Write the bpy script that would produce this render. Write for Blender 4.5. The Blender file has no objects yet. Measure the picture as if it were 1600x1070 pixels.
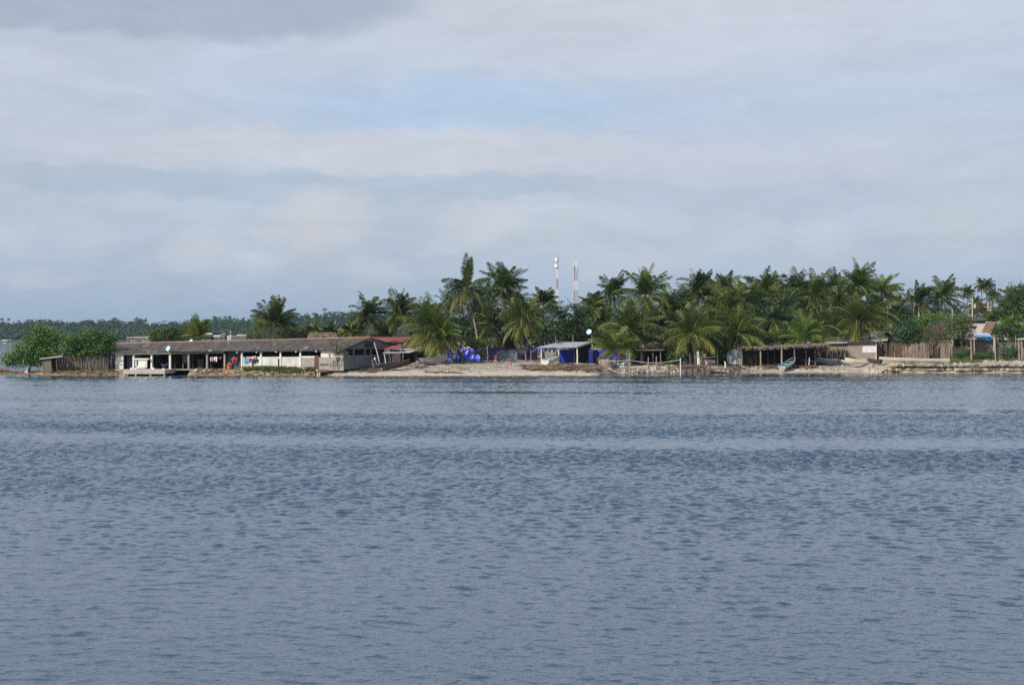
import bpy, math, random
import numpy as np
from mathutils import Vector, Matrix

# ------------------------------------------------------------------ camera, sky, sun, exposure
R = math.radians
sc = bpy.context.scene
COL = sc.collection
F = 2222.0          # focal length in photo pixels (50 mm on a 36 mm sensor, photo 1600 px wide)
HZ = 526.0          # photo row of the horizon
CH = 6.0            # eye height above the water
cam_d = bpy.data.cameras.new('camera'); cam_d.lens = 50; cam_d.sensor_width = 36
cam_d.clip_start = 0.5; cam_d.clip_end = 20000
cam = bpy.data.objects.new('camera', cam_d); COL.objects.link(cam)
cam.location = (0, 0, CH)
cam.rotation_euler = (R(90) - math.atan((535 - HZ) / F), 0, 0)
sc.camera = cam
sc.view_settings.view_transform = 'Standard'; sc.view_settings.look = 'None'
sc.view_settings.exposure = 0.0; sc.view_settings.gamma = 1.0
sc.cycles.use_denoising = False; sc.cycles.max_bounces = 6; sc.cycles.diffuse_bounces = 3; sc.cycles.glossy_bounces = 3
sc.cycles.transmission_bounces = 3; sc.cycles.volume_bounces = 0; sc.cycles.transparent_max_bounces = 6

SUN_AZ, SUN_EL = R(228), R(34)      # azimuth clockwise from +Y (the way the camera looks)
sun_dir = Vector((math.sin(SUN_AZ) * math.cos(SUN_EL), math.cos(SUN_AZ) * math.cos(SUN_EL), math.sin(SUN_EL)))
sd = bpy.data.lights.new('sun', 'SUN'); sd.energy = 5.0; sd.angle = R(0.6); sd.color = (1.0, 0.93, 0.82)
sun = bpy.data.objects.new('sun', sd); COL.objects.link(sun)
sun.rotation_euler = sun_dir.to_track_quat('Z', 'Y').to_euler()

W = bpy.data.worlds.new('World'); sc.world = W; W.use_nodes = True
nt = W.node_tree; N = nt.nodes; L = nt.links
for n in list(N): N.remove(n)
def nd(t, **kw):
    n = N.new(t)
    for k, v in kw.items(): setattr(n, k, v)
    return n
def mth(op, a, b=None, c=None, clamp=False):
    n = nd('ShaderNodeMath', operation=op); n.use_clamp = clamp
    for i, s in enumerate((a, b, c)):
        if s is None: continue
        if isinstance(s, (int, float)): n.inputs[i].default_value = s
        else: L.new(s, n.inputs[i])
    return n.outputs[0]
def mixc(f, a, b):
    n = nd('ShaderNodeMix', data_type='RGBA')
    for s, i in ((f, 0), (a, 6), (b, 7)):
        if isinstance(s, (int, float)): n.inputs[i].default_value = s
        elif isinstance(s, tuple): n.inputs[i].default_value = (*s, 1)
        else: L.new(s, n.inputs[i])
    return n.outputs[2]
def ramp(fac, stops, interp='LINEAR'):
    n = nd('ShaderNodeValToRGB'); cr = n.color_ramp; cr.interpolation = interp
    while len(cr.elements) < len(stops): cr.elements.new(0.5)
    for e, (p, c) in zip(cr.elements, stops):
        e.position = p; e.color = (*c, 1) if isinstance(c, tuple) else (c, c, c, 1)
    L.new(fac, n.inputs[0]); return n.outputs[0]
sky = nd('ShaderNodeTexSky', sky_type='NISHITA'); sky.sun_disc = False
sky.sun_elevation = SUN_EL; sky.sun_rotation = SUN_AZ
sky.air_density = 1.0; sky.dust_density = 1.5; sky.ozone_density = 1.0
tc = nd('ShaderNodeTexCoord'); sx = nd('ShaderNodeSeparateXYZ'); L.new(tc.outputs['Generated'], sx.inputs[0])
# clouds are laid out by compass bearing (u) and height above the horizon (v), both in units of 1/2222 rad
az = mth('ARCTAN2', sx.outputs[0], sx.outputs[1]); el = mth('ARCSINE', sx.outputs[2])
u0 = mth('MULTIPLY', az, F); v0 = mth('MULTIPLY', el, F)
cmb = nd('ShaderNodeCombineXYZ'); L.new(u0, cmb.inputs[0]); L.new(v0, cmb.inputs[1])
def noise(vec, sxx, syy, detail, rough=0.5, off=0.0, dist=0.0):
    m = nd('ShaderNodeMapping'); m.inputs['Scale'].default_value = (1 / sxx, 1 / syy, 1)
    m.inputs['Location'].default_value = (off, off * 0.7, off * 0.3); L.new(vec, m.inputs[0])
    n = nd('ShaderNodeTexNoise'); n.inputs['Scale'].default_value = 1; n.inputs['Detail'].default_value = detail
    n.inputs['Roughness'].default_value = rough; n.inputs['Distortion'].default_value = dist
    L.new(m.outputs[0], n.inputs['Vector']); return n.outputs['Fac']
w1 = mth('SUBTRACT', noise(cmb.outputs[0], 260, 110, 4, 0.55, 3.1), 0.5)
w2 = mth('SUBTRACT', noise(cmb.outputs[0], 80, 44, 7, 0.62, 9.4), 0.5)
u = mth('ADD', mth('ADD', u0, mth('MULTIPLY', w1, 160)), mth('MULTIPLY', w2, 95))
v = mth('ADD', mth('ADD', v0, mth('MULTIPLY', w1, 55)), mth('MULTIPLY', w2, 60))
vb = mth('ADD', v0, mth('MULTIPLY', w1, 34))
def blob(px, py, rx, ry, soft=1.0, uu=None, vv=None):
    """soft round mask of a cloud seen at the given bearing and height"""
    a = mth('MULTIPLY', mth('SUBTRACT', uu or u, px - 800), 1 / rx)
    b = mth('MULTIPLY', mth('SUBTRACT', vv or v, HZ - py), 1 / ry)
    d = mth('ADD', mth('MULTIPLY', a, a), mth('MULTIPLY', b, b))
    n = nd('ShaderNodeMapRange', interpolation_type='SMOOTHSTEP')
    L.new(d, n.inputs['Value']); n.inputs['From Min'].default_value = 1.5; n.inputs['From Max'].default_value = 1.5 - 1.5 * soft
    return n.outputs[0]
base = ramp(mth('MULTIPLY', vb, 1 / 2000.0, clamp=True), [
    (0.0, (.325, .425, .565)), (0.02, (.355, .455, .59)), (0.05, (.43, .51, .63)), (0.10, (.48, .55, .655)), (0.135, (.51, .575, .68)),
    (0.175, (.50, .585, .715)), (0.215, (.535, .60, .715)), (0.26, (.565, .62, .715)), (0.34, (.77, .845, .92)), (1.0, (.42, .50, .62))])  # unseen band above the view brightened to lighten the water's reflections
c = base
c = mixc(mth('MULTIPLY', blob(720, 180, 330, 62), 0.75), c, (.44, .565, .76))
c = mixc(mth('MULTIPLY', blob(1050, 215, 300, 60), 0.35), c, (.46, .56, .73))
c = mixc(mth('MULTIPLY', blob(620, 238, 520, 36, 1.0, u, v), 0.8), c, (.605, .625, .675))
c = mixc(mth('MULTIPLY', blob(1150, 258, 420, 55), 0.55), c, (.55, .575, .67))
c = mixc(mth('MULTIPLY', blob(60, 170, 260, 90), 0.6), c, (.55, .58, .68))
c = mixc(mth('MULTIPLY', blob(1000, 40, 520, 90), 0.5), c, (.60, .625, .70))
# long grey bands
c = mixc(mth('MULTIPLY', blob(120, 292, 300, 24, 0.7), 0.62), c, (.41, .495, .60))
c = mixc(mth('MULTIPLY', blob(620, 294, 420, 22, 0.7), 0.62), c, (.42, .51, .62))
c = mixc(mth('MULTIPLY', blob(1330, 320, 420, 34), 0.4), c, (.43, .52, .65))
c = mixc(mth('MULTIPLY', blob(230, 12, 400, 66, 0.5), 0.8), c, (.37, .43, .54))
c = mixc(mth('MULTIPLY', blob(60, 75, 300, 42), 0.35), c, (.43, .48, .58))
c = mixc(mth('MULTIPLY', blob(1560, 2, 90, 20), 0.6), c, (.43, .49, .62))
# soft heaped clouds above the horizon
for px, py, rx, ry, k in ((510, 340, 80, 46, .6), (455, 375, 150, 44, .28), (320, 392, 52, 34, .4), (405, 410, 40, 22, .35), (750, 350, 70, 44, .45),
                          (600, 415, 80, 26, .3), (980, 405, 110, 26, .35), (1290, 368, 46, 44, .32), (1480, 345, 130, 40, .35), (25, 378, 60, 26, .35),
                          (150, 370, 60, 26, .2), (880, 350, 150, 40, .3), (1120, 360, 120, 40, .2), (90, 440, 60, 16, .3)):
    c = mixc(mth('MULTIPLY', blob(px, py, rx, ry, 1.0), k), c, (.625, .63, .67))
fine = mth('ADD', mth('MULTIPLY', mth('SUBTRACT', noise(cmb.outputs[0], 170, 48, 9, 0.62, 21.0, 0.8), 0.5), 0.34), 1.0)
vm = nd('ShaderNodeVectorMath', operation='SCALE'); L.new(c, vm.inputs[0]); L.new(mth('MULTIPLY', fine, 10.5), vm.inputs['Scale'])
fin = mixc(0.93, sky.outputs[0], vm.outputs[0])
bg = nd('ShaderNodeBackground'); bg.inputs['Strength'].default_value = 0.1; L.new(fin, bg.inputs[0])
wo = nd('ShaderNodeOutputWorld'); L.new(bg.outputs[0], wo.inputs[0])

# ------------------------------------------------------------------ helpers
rnd = random.Random(5)
rng = np.random.default_rng(5)
def P(px, py, Y):
    """world point at distance Y that the photo shows at pixel (px, py)"""
    return Vector(((px - 800) * Y / F, Y, CH - (py - HZ) * Y / F))

MATS = {}
def mat(name, c1, c2=None, scale=1.0, rough=0.8, bump=0.0, stretch=(1, 1, 1), spec=0.3, lo=0.35, hi=0.65, c3=None, detail=6, metal=0.0):
    m = bpy.data.materials.new(name); m.use_nodes = True; t = m.node_tree; b = t.nodes['Principled BSDF']
    b.inputs['Roughness'].default_value = rough; b.inputs['Specular IOR Level'].default_value = spec; b.inputs['Metallic'].default_value = metal
    if c2 is None: c2 = tuple(x * 0.75 for x in c1)
    tcn = t.nodes.new('ShaderNodeTexCoord'); mp = t.nodes.new('ShaderNodeMapping'); mp.inputs['Scale'].default_value = stretch
    t.links.new(tcn.outputs['Object'], mp.inputs[0])
    n = t.nodes.new('ShaderNodeTexNoise'); n.inputs['Scale'].default_value = scale; n.inputs['Detail'].default_value = detail; n.inputs['Roughness'].default_value = 0.65
    t.links.new(mp.outputs[0], n.inputs['Vector'])
    r = t.nodes.new('ShaderNodeValToRGB'); r.color_ramp.elements[0].position = lo; r.color_ramp.elements[1].position = hi
    r.color_ramp.elements[0].color = (*c1, 1); r.color_ramp.elements[1].color = (*c2, 1)
    if c3:
        e = r.color_ramp.elements.new(min(0.98, hi + 0.08)); e.color = (*c3, 1)
    t.links.new(n.outputs['Fac'], r.inputs[0]); t.links.new(r.outputs[0], b.inputs['Base Color'])
    if bump:
        bp = t.nodes.new('ShaderNodeBump'); bp.inputs['Strength'].default_value = 1.0; bp.inputs['Distance'].default_value = bump
        t.links.new(n.outputs['Fac'], bp.inputs['Height']); t.links.new(bp.outputs[0], b.inputs['Normal'])
    MATS[name] = m; return m
def leafmat(name, c1, c2, trans=0.35, rough=0.55, spec=0.3):
    """leaf: colour differs from leaf to leaf, some light passes through"""
    m = bpy.data.materials.new(name); m.use_nodes = True; t = m.node_tree; b = t.nodes['Principled BSDF']; o = t.nodes['Material Output']
    g = t.nodes.new('ShaderNodeNewGeometry'); r = t.nodes.new('ShaderNodeValToRGB')
    r.color_ramp.elements[0].color = (*c1, 1); r.color_ramp.elements[1].color = (*c2, 1)
    t.links.new(g.outputs['Random Per Island'], r.inputs[0])
    b.inputs['Roughness'].default_value = rough * .75; b.inputs['Specular IOR Level'].default_value = spec
    t.links.new(r.outputs[0], b.inputs['Base Color'])
    tr = t.nodes.new('ShaderNodeBsdfTranslucent'); t.links.new(r.outputs[0], tr.inputs['Color'])
    mx = t.nodes.new('ShaderNodeMixShader'); mx.inputs[0].default_value = trans
    t.links.new(b.outputs[0], mx.inputs[1]); t.links.new(tr.outputs[0], mx.inputs[2]); t.links.new(mx.outputs[0], o.inputs['Surface'])
    MATS[name] = m; return m

mat('white_plaster', (.72, .70, .66), (.56, .54, .50), 1.2, 0.85, 0.01)
mat('white_wall_stained', (.66, .65, .62), (.42, .40, .37), 0.9, 0.9, 0.01, (1, 1, 0.5))
mat('grey_concrete', (.30, .29, .28), (.20, .19, .18), 1.4, 0.9, 0.02)
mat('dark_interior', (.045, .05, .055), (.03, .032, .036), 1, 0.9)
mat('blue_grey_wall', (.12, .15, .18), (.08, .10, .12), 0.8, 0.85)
mat('grey_wall', (.17, .17, .18), (.11, .11, .115), 0.8, 0.85)
mat('roof_sheet', (.10, .078, .068), (.045, .038, .036), 0.5, 0.8, 0.02, (1.3, .3, 1), c3=(.22, .17, .145), lo=.38, hi=.58)
mat('red_roof', (.27, .075, .065), (.17, .052, .048), 0.8, 0.7, c3=(.33, .14, .115))
mat('ridge_cap', (.34, .13, .10), (.30, .22, .18), 0.35, 0.7, lo=.4, hi=.6)
mat('light_sheet', (.58, .58, .58), (.36, .35, .34), 0.8, 0.5, c3=(.68, .68, .68))
mat('zinc_sheet', (.36, .40, .44), (.28, .30, .33), 0.7, 0.45, c3=(.42, .46, .50))
mat('block_wall', (.36, .33, .29), (.25, .23, .20), 2.0, 0.95, 0.02)
mat('brown_door', (.13, .075, .055), (.09, .05, .04), 2.0, 0.7, 0, (1, 1, .2))
mat('weathered_board', (.20, .17, .145), (.11, .095, .085), 1.6, 0.9, 0.01, (1, 1, 6), c3=(.27, .23, .20))
mat('grey_board', (.15, .145, .15), (.09, .087, .09), 1.3, 0.9, 0.01, (1, 1, 6), c3=(.2, .19, .19))
mat('dark_board', (.045, .037, .033), (.025, .022, .021), 1.5, 0.9, 0.01, (1, 1, 5))
mat('pink_board', (.34, .27, .245), (.23, .18, .165), 1.3, 0.9, 0.01, (.5, .5, 5), c3=(.40, .33, .30))
mat('stick', (.17, .115, .085), (.095, .068, .055), 3, 0.9, 0.01, c3=(.30, .24, .20))
mat('stick_dark', (.06, .046, .04), (.035, .03, .028), 3, 0.9, 0.01)
mat('pole_wood', (.31, .255, .20), (.19, .15, .12), 2.5, 0.85, 0.01, (1, 1, .4))
mat('pale_pole', (.66, .63, .58), (.50, .46, .42), 2.5, 0.8, 0.01, (1, 1, .4))
mat('trunk', (.20, .165, .135), (.11, .09, .075), 3.5, 0.95, 0.03, (1, 1, 2))
mat('trunk_pale', (.33, .28, .23), (.20, .165, .135), 3.5, 0.95, 0.03, (1, 1, 2))
mat('bark', (.12, .10, .085), (.07, .058, .05), 4, 0.95, 0.03)
mat('thatch', (.22, .185, .15), (.12, .10, .082), 2.2, 0.95, 0.05, (1, 1, 3), c3=(.36, .31, .26))
mat('thatch_brown', (.23, .135, .085), (.13, .08, .055), 2.2, 0.95, 0.05, (1, 1, 3))
mat('blue_tarp', (.10, .14, .80), (.15, .21, .86), 0.8, 0.38, 0.08, spec=.5)
mat('blue_wall', (.03, .04, .36), (.035, .05, .42), 0.8, 0.7)
mat('shaded_blue_tarp', (.008, .010, .055), (.008, .008, .03), 0.8, 0.5, 0.05)  # blue tarp with its shadow put into the base colour
mat('blue_sheet', (.03, .17, .46), (.02, .12, .34), 1, 0.5)
mat('blue_roof', (.34, .45, .62), (.28, .36, .50), 1, 0.4)
mat('grey_tarp', (.30, .31, .34), (.22, .23, .25), 1.4, 0.6, 0.1)
mat('boat_white', (.70, .70, .68), (.55, .54, .52), 1.5, 0.45, spec=.5)
mat('boat_cream', (.56, .50, .38), (.44, .38, .28), 1.5, 0.5)
mat('boat_grey', (.40, .40, .40), (.28, .28, .28), 1.5, 0.5)
mat('boat_dark', (.07, .085, .11), (.05, .055, .07), 1.5, 0.5)
mat('boat_brown', (.075, .055, .045), (.045, .036, .032), 2, 0.8)
mat('boat_turquoise', (.17, .27, .27), (.11, .19, .19), 1.5, 0.5)
mat('boat_pale_teal', (.42, .55, .56), (.34, .46, .47), 1.5, 0.5)
mat('boat_lilac', (.36, .33, .32), (.25, .23, .225), 1.5, 0.6)
mat('rock_brown', (.27, .19, .11), (.15, .105, .065), 1.3, 0.95, 0.06, c3=(.36, .28, .18))
mat('rock_pale', (.50, .45, .38), (.30, .265, .22), 1.3, 0.95, 0.06, c3=(.58, .54, .47))
mat('rock_grey', (.27, .26, .25), (.15, .145, .14), 1.3, 0.95, 0.06)
mat('rock_rust', (.21, .115, .075), (.13, .075, .055), 1.3, 0.95, 0.06)
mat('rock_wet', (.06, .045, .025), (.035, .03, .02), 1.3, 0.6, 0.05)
mat('driftwood', (.15, .10, .07), (.085, .06, .045), 3, 0.9, 0.02, c3=(.30, .23, .18))
mat('concrete_edge', (.52, .46, .39), (.36, .31, .26), 1.1, 0.95, 0.03, c3=(.24, .20, .17))
mat('dish_blue', (.50, .72, .82), (.42, .64, .76), 2, 0.4)
mat('metal_grey', (.32, .32, .33), (.22, .22, .23), 2, 0.5, metal=.3)
mat('tower_red', (.36, .13, .11), (.30, .12, .10), 1, 0.6)
mat('tower_white', (.78, .76, .75), (.70, .68, .67), 1, 0.6)
mat('pole_concrete', (.50, .46, .41), (.40, .37, .33), 1, 0.9)
mat('skin', (.25, .13, .08), (.22, .11, .07), 4, 0.6)
mat('hair', (.015, .012, .01), (.02, .015, .012), 4, 0.6)
mat('cloth_red', (.60, .06, .07), (.45, .04, .05), 3, 0.9)
mat('cloth_pink', (.60, .20, .25), (.50, .15, .20), 3, 0.9)
mat('cloth_white', (.75, .74, .75), (.62, .61, .63), 3, 0.9)
mat('cloth_cyan', (.06, .45, .68), (.05, .36, .56), 3, 0.9)
mat('cloth_blue', (.06, .09, .50), (.10, .15, .60), 3, 0.9)
mat('cloth_navy', (.02, .025, .06), (.03, .035, .07), 3, 0.9)
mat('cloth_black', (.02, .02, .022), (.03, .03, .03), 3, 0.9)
mat('orange_plastic', (.62, .14, .05), (.52, .11, .04), 2, 0.4)
mat('rope', (.42, .40, .36), (.34, .32, .28), 4, 0.9)
mat('nut', (.50, .19, .05), (.42, .24, .06), 5, 0.6)
mat('nut_brown', (.40, .20, .14), (.30, .15, .10), 5, 0.7)
mat('yellow_paint', (.62, .55, .12), (.50, .44, .12), 3, 0.6)
mat('cream_wall', (.58, .52, .43), (.46, .41, .34), 0.8, 0.9)
mat('beige_wall', (.36, .33, .26), (.27, .25, .20), 0.8, 0.9)
mat('far_wall', (.55, .50, .46), (.42, .38, .35), 0.3, 0.9)
mat('far_roof', (.26, .17, .14), (.20, .14, .12), 0.3, 0.9)
mat('far_roof_pale', (.60, .60, .60), (.48, .48, .48), 0.3, 0.9)
mat('far_cyan', (.25, .62, .70), (.20, .52, .60), 0.3, 0.8)
leafmat('palm_green', (.052, .086, .018), (.105, .138, .030))
leafmat('palm_deep', (.020, .042, .014), (.042, .070, .022))
leafmat('palm_bright', (.085, .150, .030), (.15, .20, .045))
leafmat('palm_yellow', (.15, .17, .04), (.26, .24, .06))
leafmat('palm_dead', (.20, .13, .075), (.12, .08, .05))
leafmat('palm_rib', (.24, .27, .10), (.30, .30, .12), 0.1)
leafmat('leaf_mangrove', (.095, .20, .035), (.17, .28, .065))
leafmat('leaf_deep', (.018, .042, .016), (.046, .080, .028))
leafmat('leaf_shaded', (.010, .022, .010), (.024, .042, .018))  # deep shade of the grove put into the undergrowth's leaf colour
leafmat('leaf_green', (.055, .125, .026), (.12, .20, .05))
leafmat('leaf_bright', (.08, .17, .03), (.14, .22, .05))
leafmat('leaf_teal', (.03, .085, .045), (.06, .12, .06))
leafmat('leaf_olive', (.085, .095, .035), (.14, .13, .05))
leafmat('leaf_brown', (.11, .085, .045), (.17, .12, .06))
leafmat('leaf_pale', (.16, .20, .09), (.28, .30, .15))
leafmat('leaf_yellow', (.45, .30, .04), (.34, .26, .05))
leafmat('leaf_rust', (.34, .12, .05), (.24, .12, .05))
leafmat('grass_blade', (.12, .18, .05), (.22, .23, .09))
leafmat('far_leaf', (.024, .050, .020), (.046, .072, .030), 0.2, .9, .1)
leafmat('far_leaf_mid', (.045, .072, .028), (.075, .090, .040), 0.2, .9, .1)

class MB:
    """collects shapes given in world coordinates and links them as one mesh object"""
    def __init__(s): s.v = []; s.f = []; s.m = []
    def poly(s, pts, m=0):
        i = len(s.v); s.v += [tuple(p) for p in pts]; s.f.append(tuple(range(i, i + len(pts)))); s.m.append(m)
    def hexa(s, a, b, m=0):
        """a, b: two facing quads (4 points each, same winding)"""
        i = len(s.v); s.v += [tuple(p) for p in a] + [tuple(p) for p in b]
        for q in ((0, 1, 2, 3), (7, 6, 5, 4), (0, 4, 5, 1), (1, 5, 6, 2), (2, 6, 7, 3), (3, 7, 4, 0)):
            s.f.append(tuple(i + k for k in q)); s.m.append(m)
    def box(s, x0, x1, y0, y1, z0, z1, m=0):
        s.hexa([(x0, y0, z0), (x1, y0, z0), (x1, y0, z1), (x0, y0, z1)], [(x0, y1, z0), (x1, y1, z0), (x1, y1, z1), (x0, y1, z1)], m)
    def bar(s, p, q, r0, r1=None, n=6, m=0, cap=True):
        s.tube([p, q], [r0, r0 if r1 is None else r1], n, m, cap)
    def tube(s, pts, rad, n=6, m=0, cap=True):
        pts = [Vector(p) for p in pts]; i0 = len(s.v)
        for k, p in enumerate(pts):
            d = (pts[min(k + 1, len(pts) - 1)] - pts[max(k - 1, 0)]).normalized()
            a = d.cross(Vector((0.13, 1, 0.2)));
            if a.length < 1e-3: a = d.cross(Vector((1, 0, 0)))
            a.normalize(); b = d.cross(a)
            for j in range(n):
                t = 2 * math.pi * j / n; s.v.append(tuple(p + (a * math.cos(t) + b * math.sin(t)) * rad[k]))
        for k in range(len(pts) - 1):
            for j in range(n):
                a0 = i0 + k * n + j; a1 = i0 + k * n + (j + 1) % n
                s.f.append((a0, a1, a1 + n, a0 + n)); s.m.append(m)
        if cap:
            s.f.append(tuple(i0 + j for j in reversed(range(n)))); s.m.append(m)
            s.f.append(tuple(i0 + (len(pts) - 1) * n + j for j in range(n))); s.m.append(m)
    def rock(s, c, r, m=0, squash=0.7, rg=rnd):
        i0 = len(s.v); nu, nv = 6, 4; c = Vector(c); ph = rg.random() * 6
        sc_ = [r * rg.uniform(.75, 1.3), r * rg.uniform(.75, 1.3), r * squash * rg.uniform(.8, 1.2)]
        for a in range(nv + 1):
            th = math.pi * a / nv
            for b in range(nu):
                f = 2 * math.pi * b / nu + ph; k = rg.uniform(.78, 1.12)
                s.v.append((c.x + sc_[0] * k * math.sin(th) * math.cos(f), c.y + sc_[1] * k * math.sin(th) * math.sin(f), c.z + sc_[2] * k * math.cos(th)))
        for a in range(nv):
            for b in range(nu):
                p0 = i0 + a * nu + b; p1 = i0 + a * nu + (b + 1) % nu
                s.f.append((p0, p0 + nu, p1 + nu, p1)); s.m.append(m)
    def build(s, name, mats, parent=None, loc=None, smooth=False):
        me = bpy.data.meshes.new(name)
        o = bpy.data.objects.new(name, me); COL.objects.link(o)
        if parent is not None:
            o.parent = parent; org = wloc(parent)
        else:
            org = Vector(loc) if loc is not None else Vector((0, 0, 0)); o.location = org
        me.from_pydata([(a - org.x, b - org.y, c_ - org.z) for a, b, c_ in s.v], [], s.f)
        mats = [mats] if isinstance(mats, str) else mats
        for m in mats: me.materials.append(MATS[m])
        me.polygons.foreach_set('material_index', s.m)
        if smooth: me.polygons.foreach_set('use_smooth', [True] * len(s.f))
        me.update(); return o
def wloc(o):
    l = o.location.copy()
    while o.parent is not None: o = o.parent; l = l + o.location
    return l
def npmesh(name, v, q, mats, parent=None, loc=(0, 0, 0), mi=None, smooth=False):
    me = bpy.data.meshes.new(name); o = bpy.data.objects.new(name, me); COL.objects.link(o)
    if parent is not None:
        o.parent = parent; org = wloc(parent)
    else:
        org = Vector(loc); o.location = org
    v = np.asarray(v, dtype=np.float64) - np.array(org); q = np.asarray(q, dtype=np.int32)
    me.vertices.add(len(v)); me.vertices.foreach_set('co', v.astype(np.float32).ravel())
    me.loops.add(q.size); me.loops.foreach_set('vertex_index', q.ravel())
    me.polygons.add(len(q)); me.polygons.foreach_set('loop_start', np.arange(len(q), dtype=np.int32) * q.shape[1])
    mats = [mats] if isinstance(mats, str) else mats
    for m in mats: me.materials.append(MATS[m])
    if mi is not None: me.polygons.foreach_set('material_index', np.asarray(mi, dtype=np.int32))
    if smooth: me.polygons.foreach_set('use_smooth', np.ones(len(q), dtype=bool))
    me.update(calc_edges=True); return o
def tag(o, label, cat, group=None, kind=None):
    if label: o['label'] = label
    if cat: o['category'] = cat
    if group: o['group'] = group
    if kind: o['kind'] = kind
    return o
def thing(name, label, cat, loc, group=None):
    o = bpy.data.objects.new(name, None); COL.objects.link(o); o.location = loc; o.empty_display_size = 0.3
    return tag(o, label, cat, group)

# ------------------------------------------------------------------ ground and water
# the shore runs across the view; for each bearing: distance of the water's edge, land heights 2, 6, 18, 35 m inland, far edge of the land
SH = np.array([
    (-400, 228, .22, .26, .28, .28, 236), (0, 227, .22, .30, .30, .30, 236), (55, 224.5, .35, .50, .6, .6, 242), (88, 220, .6, .85, .95, 1.0, 256), (180, 219, .45, .75, .9, 1.0, 268),
    (258, 219.5, .4, .7, .9, 1.0, 276), (268, 227, .4, .75, .9, 1.0, 278), (300, 227, .4, .75, .9, 1.0, 282), (308, 219, .75, .92, 1., 1.0, 284), (400, 218.3, .8, .95, 1., 1.1, 296),
    (520, 217.5, .75, .95, 1.1, 1.2, 312), (545, 216, .25, .75, 1.2, 1.4, 316), (600, 215, .22, .72, 1.4, 1.6, 330), (700, 215.5, .22, .66, 1.45, 1.8, 380), (800, 215.5, .22, .66, 1.45, 1.85, 700),
    (930, 217, .22, .66, 1.45, 1.85, 900), (942, 225, .7, 1.0, 1.5, 1.85, 900), (960, 230, 1.0, 1.25, 1.6, 1.9, 900), (1060, 232, 1.0, 1.3, 1.65, 1.9, 900), (1130, 233, .8, 1.2, 1.6, 1.9, 900),
    (1200, 235, .3, .75, 1.55, 1.9, 900), (1380, 235, .3, .8, 1.6, 1.95, 900), (1396, 234, 1.3, 1.6, 1.75, 1.95, 900), (1500, 234, 1.35, 1.65, 1.8, 2.0, 900), (1600, 234, 1.35, 1.75, 1.9, 2.0, 900), (2400, 236, 1.3, 1.7, 1.9, 2.1, 900)])
def ground_z(x, y):
    x = np.asarray(x, float); y = np.asarray(y, float)
    pw = 800 + x * F / 226.0
    c = [np.interp(pw, SH[:, 0], SH[:, k]) for k in range(1, 7)]
    wob = 0.35 * np.sin(x * .9 + 1.3) + 0.25 * np.sin(x * 2.3 + .4)
    d = y - c[0] - wob * 0.5
    z = np.where(d < 0, d * 0.3, 0.0)
    for d0, d1, z0, z1 in ((0, 2, 0 * c[1], c[1]), (2, 6, c[1], c[2]), (6, 18, c[2], c[3]), (18, 35, c[3], c[4])):
        t = np.clip((d - d0) / (d1 - d0), 0, 1); z = np.where(d > d0, z0 + (z1 - z0) * t, z)
    z = np.minimum(z, (c[5] - y) * 0.12)
    return np.maximum(z, -1.4)
def gz(x, y): return float(ground_z(x, y))
AY = np.arange(205, 400, .15)
def at(px, py):
    """the point of the ground that the photo shows at this pixel"""
    X_ = (px - 800) * AY / F; G_ = ground_z(X_, AY)
    k = np.nonzero((G_ >= CH - (py - HZ) * AY / F) & (G_ > -.3))[0]; k = int(k[0]) if len(k) else len(AY) - 1
    return Vector((float(X_[k]), float(AY[k]), float(G_[k])))
def on(px, Y):
    x = (px - 800) * Y / F; return Vector((x, Y, gz(x, Y)))
def wp(px, py):
    """the point of the water surface at this pixel"""
    Y = CH * F / (py - HZ); return Vector(((px - 800) * Y / F, Y, 0))

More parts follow.
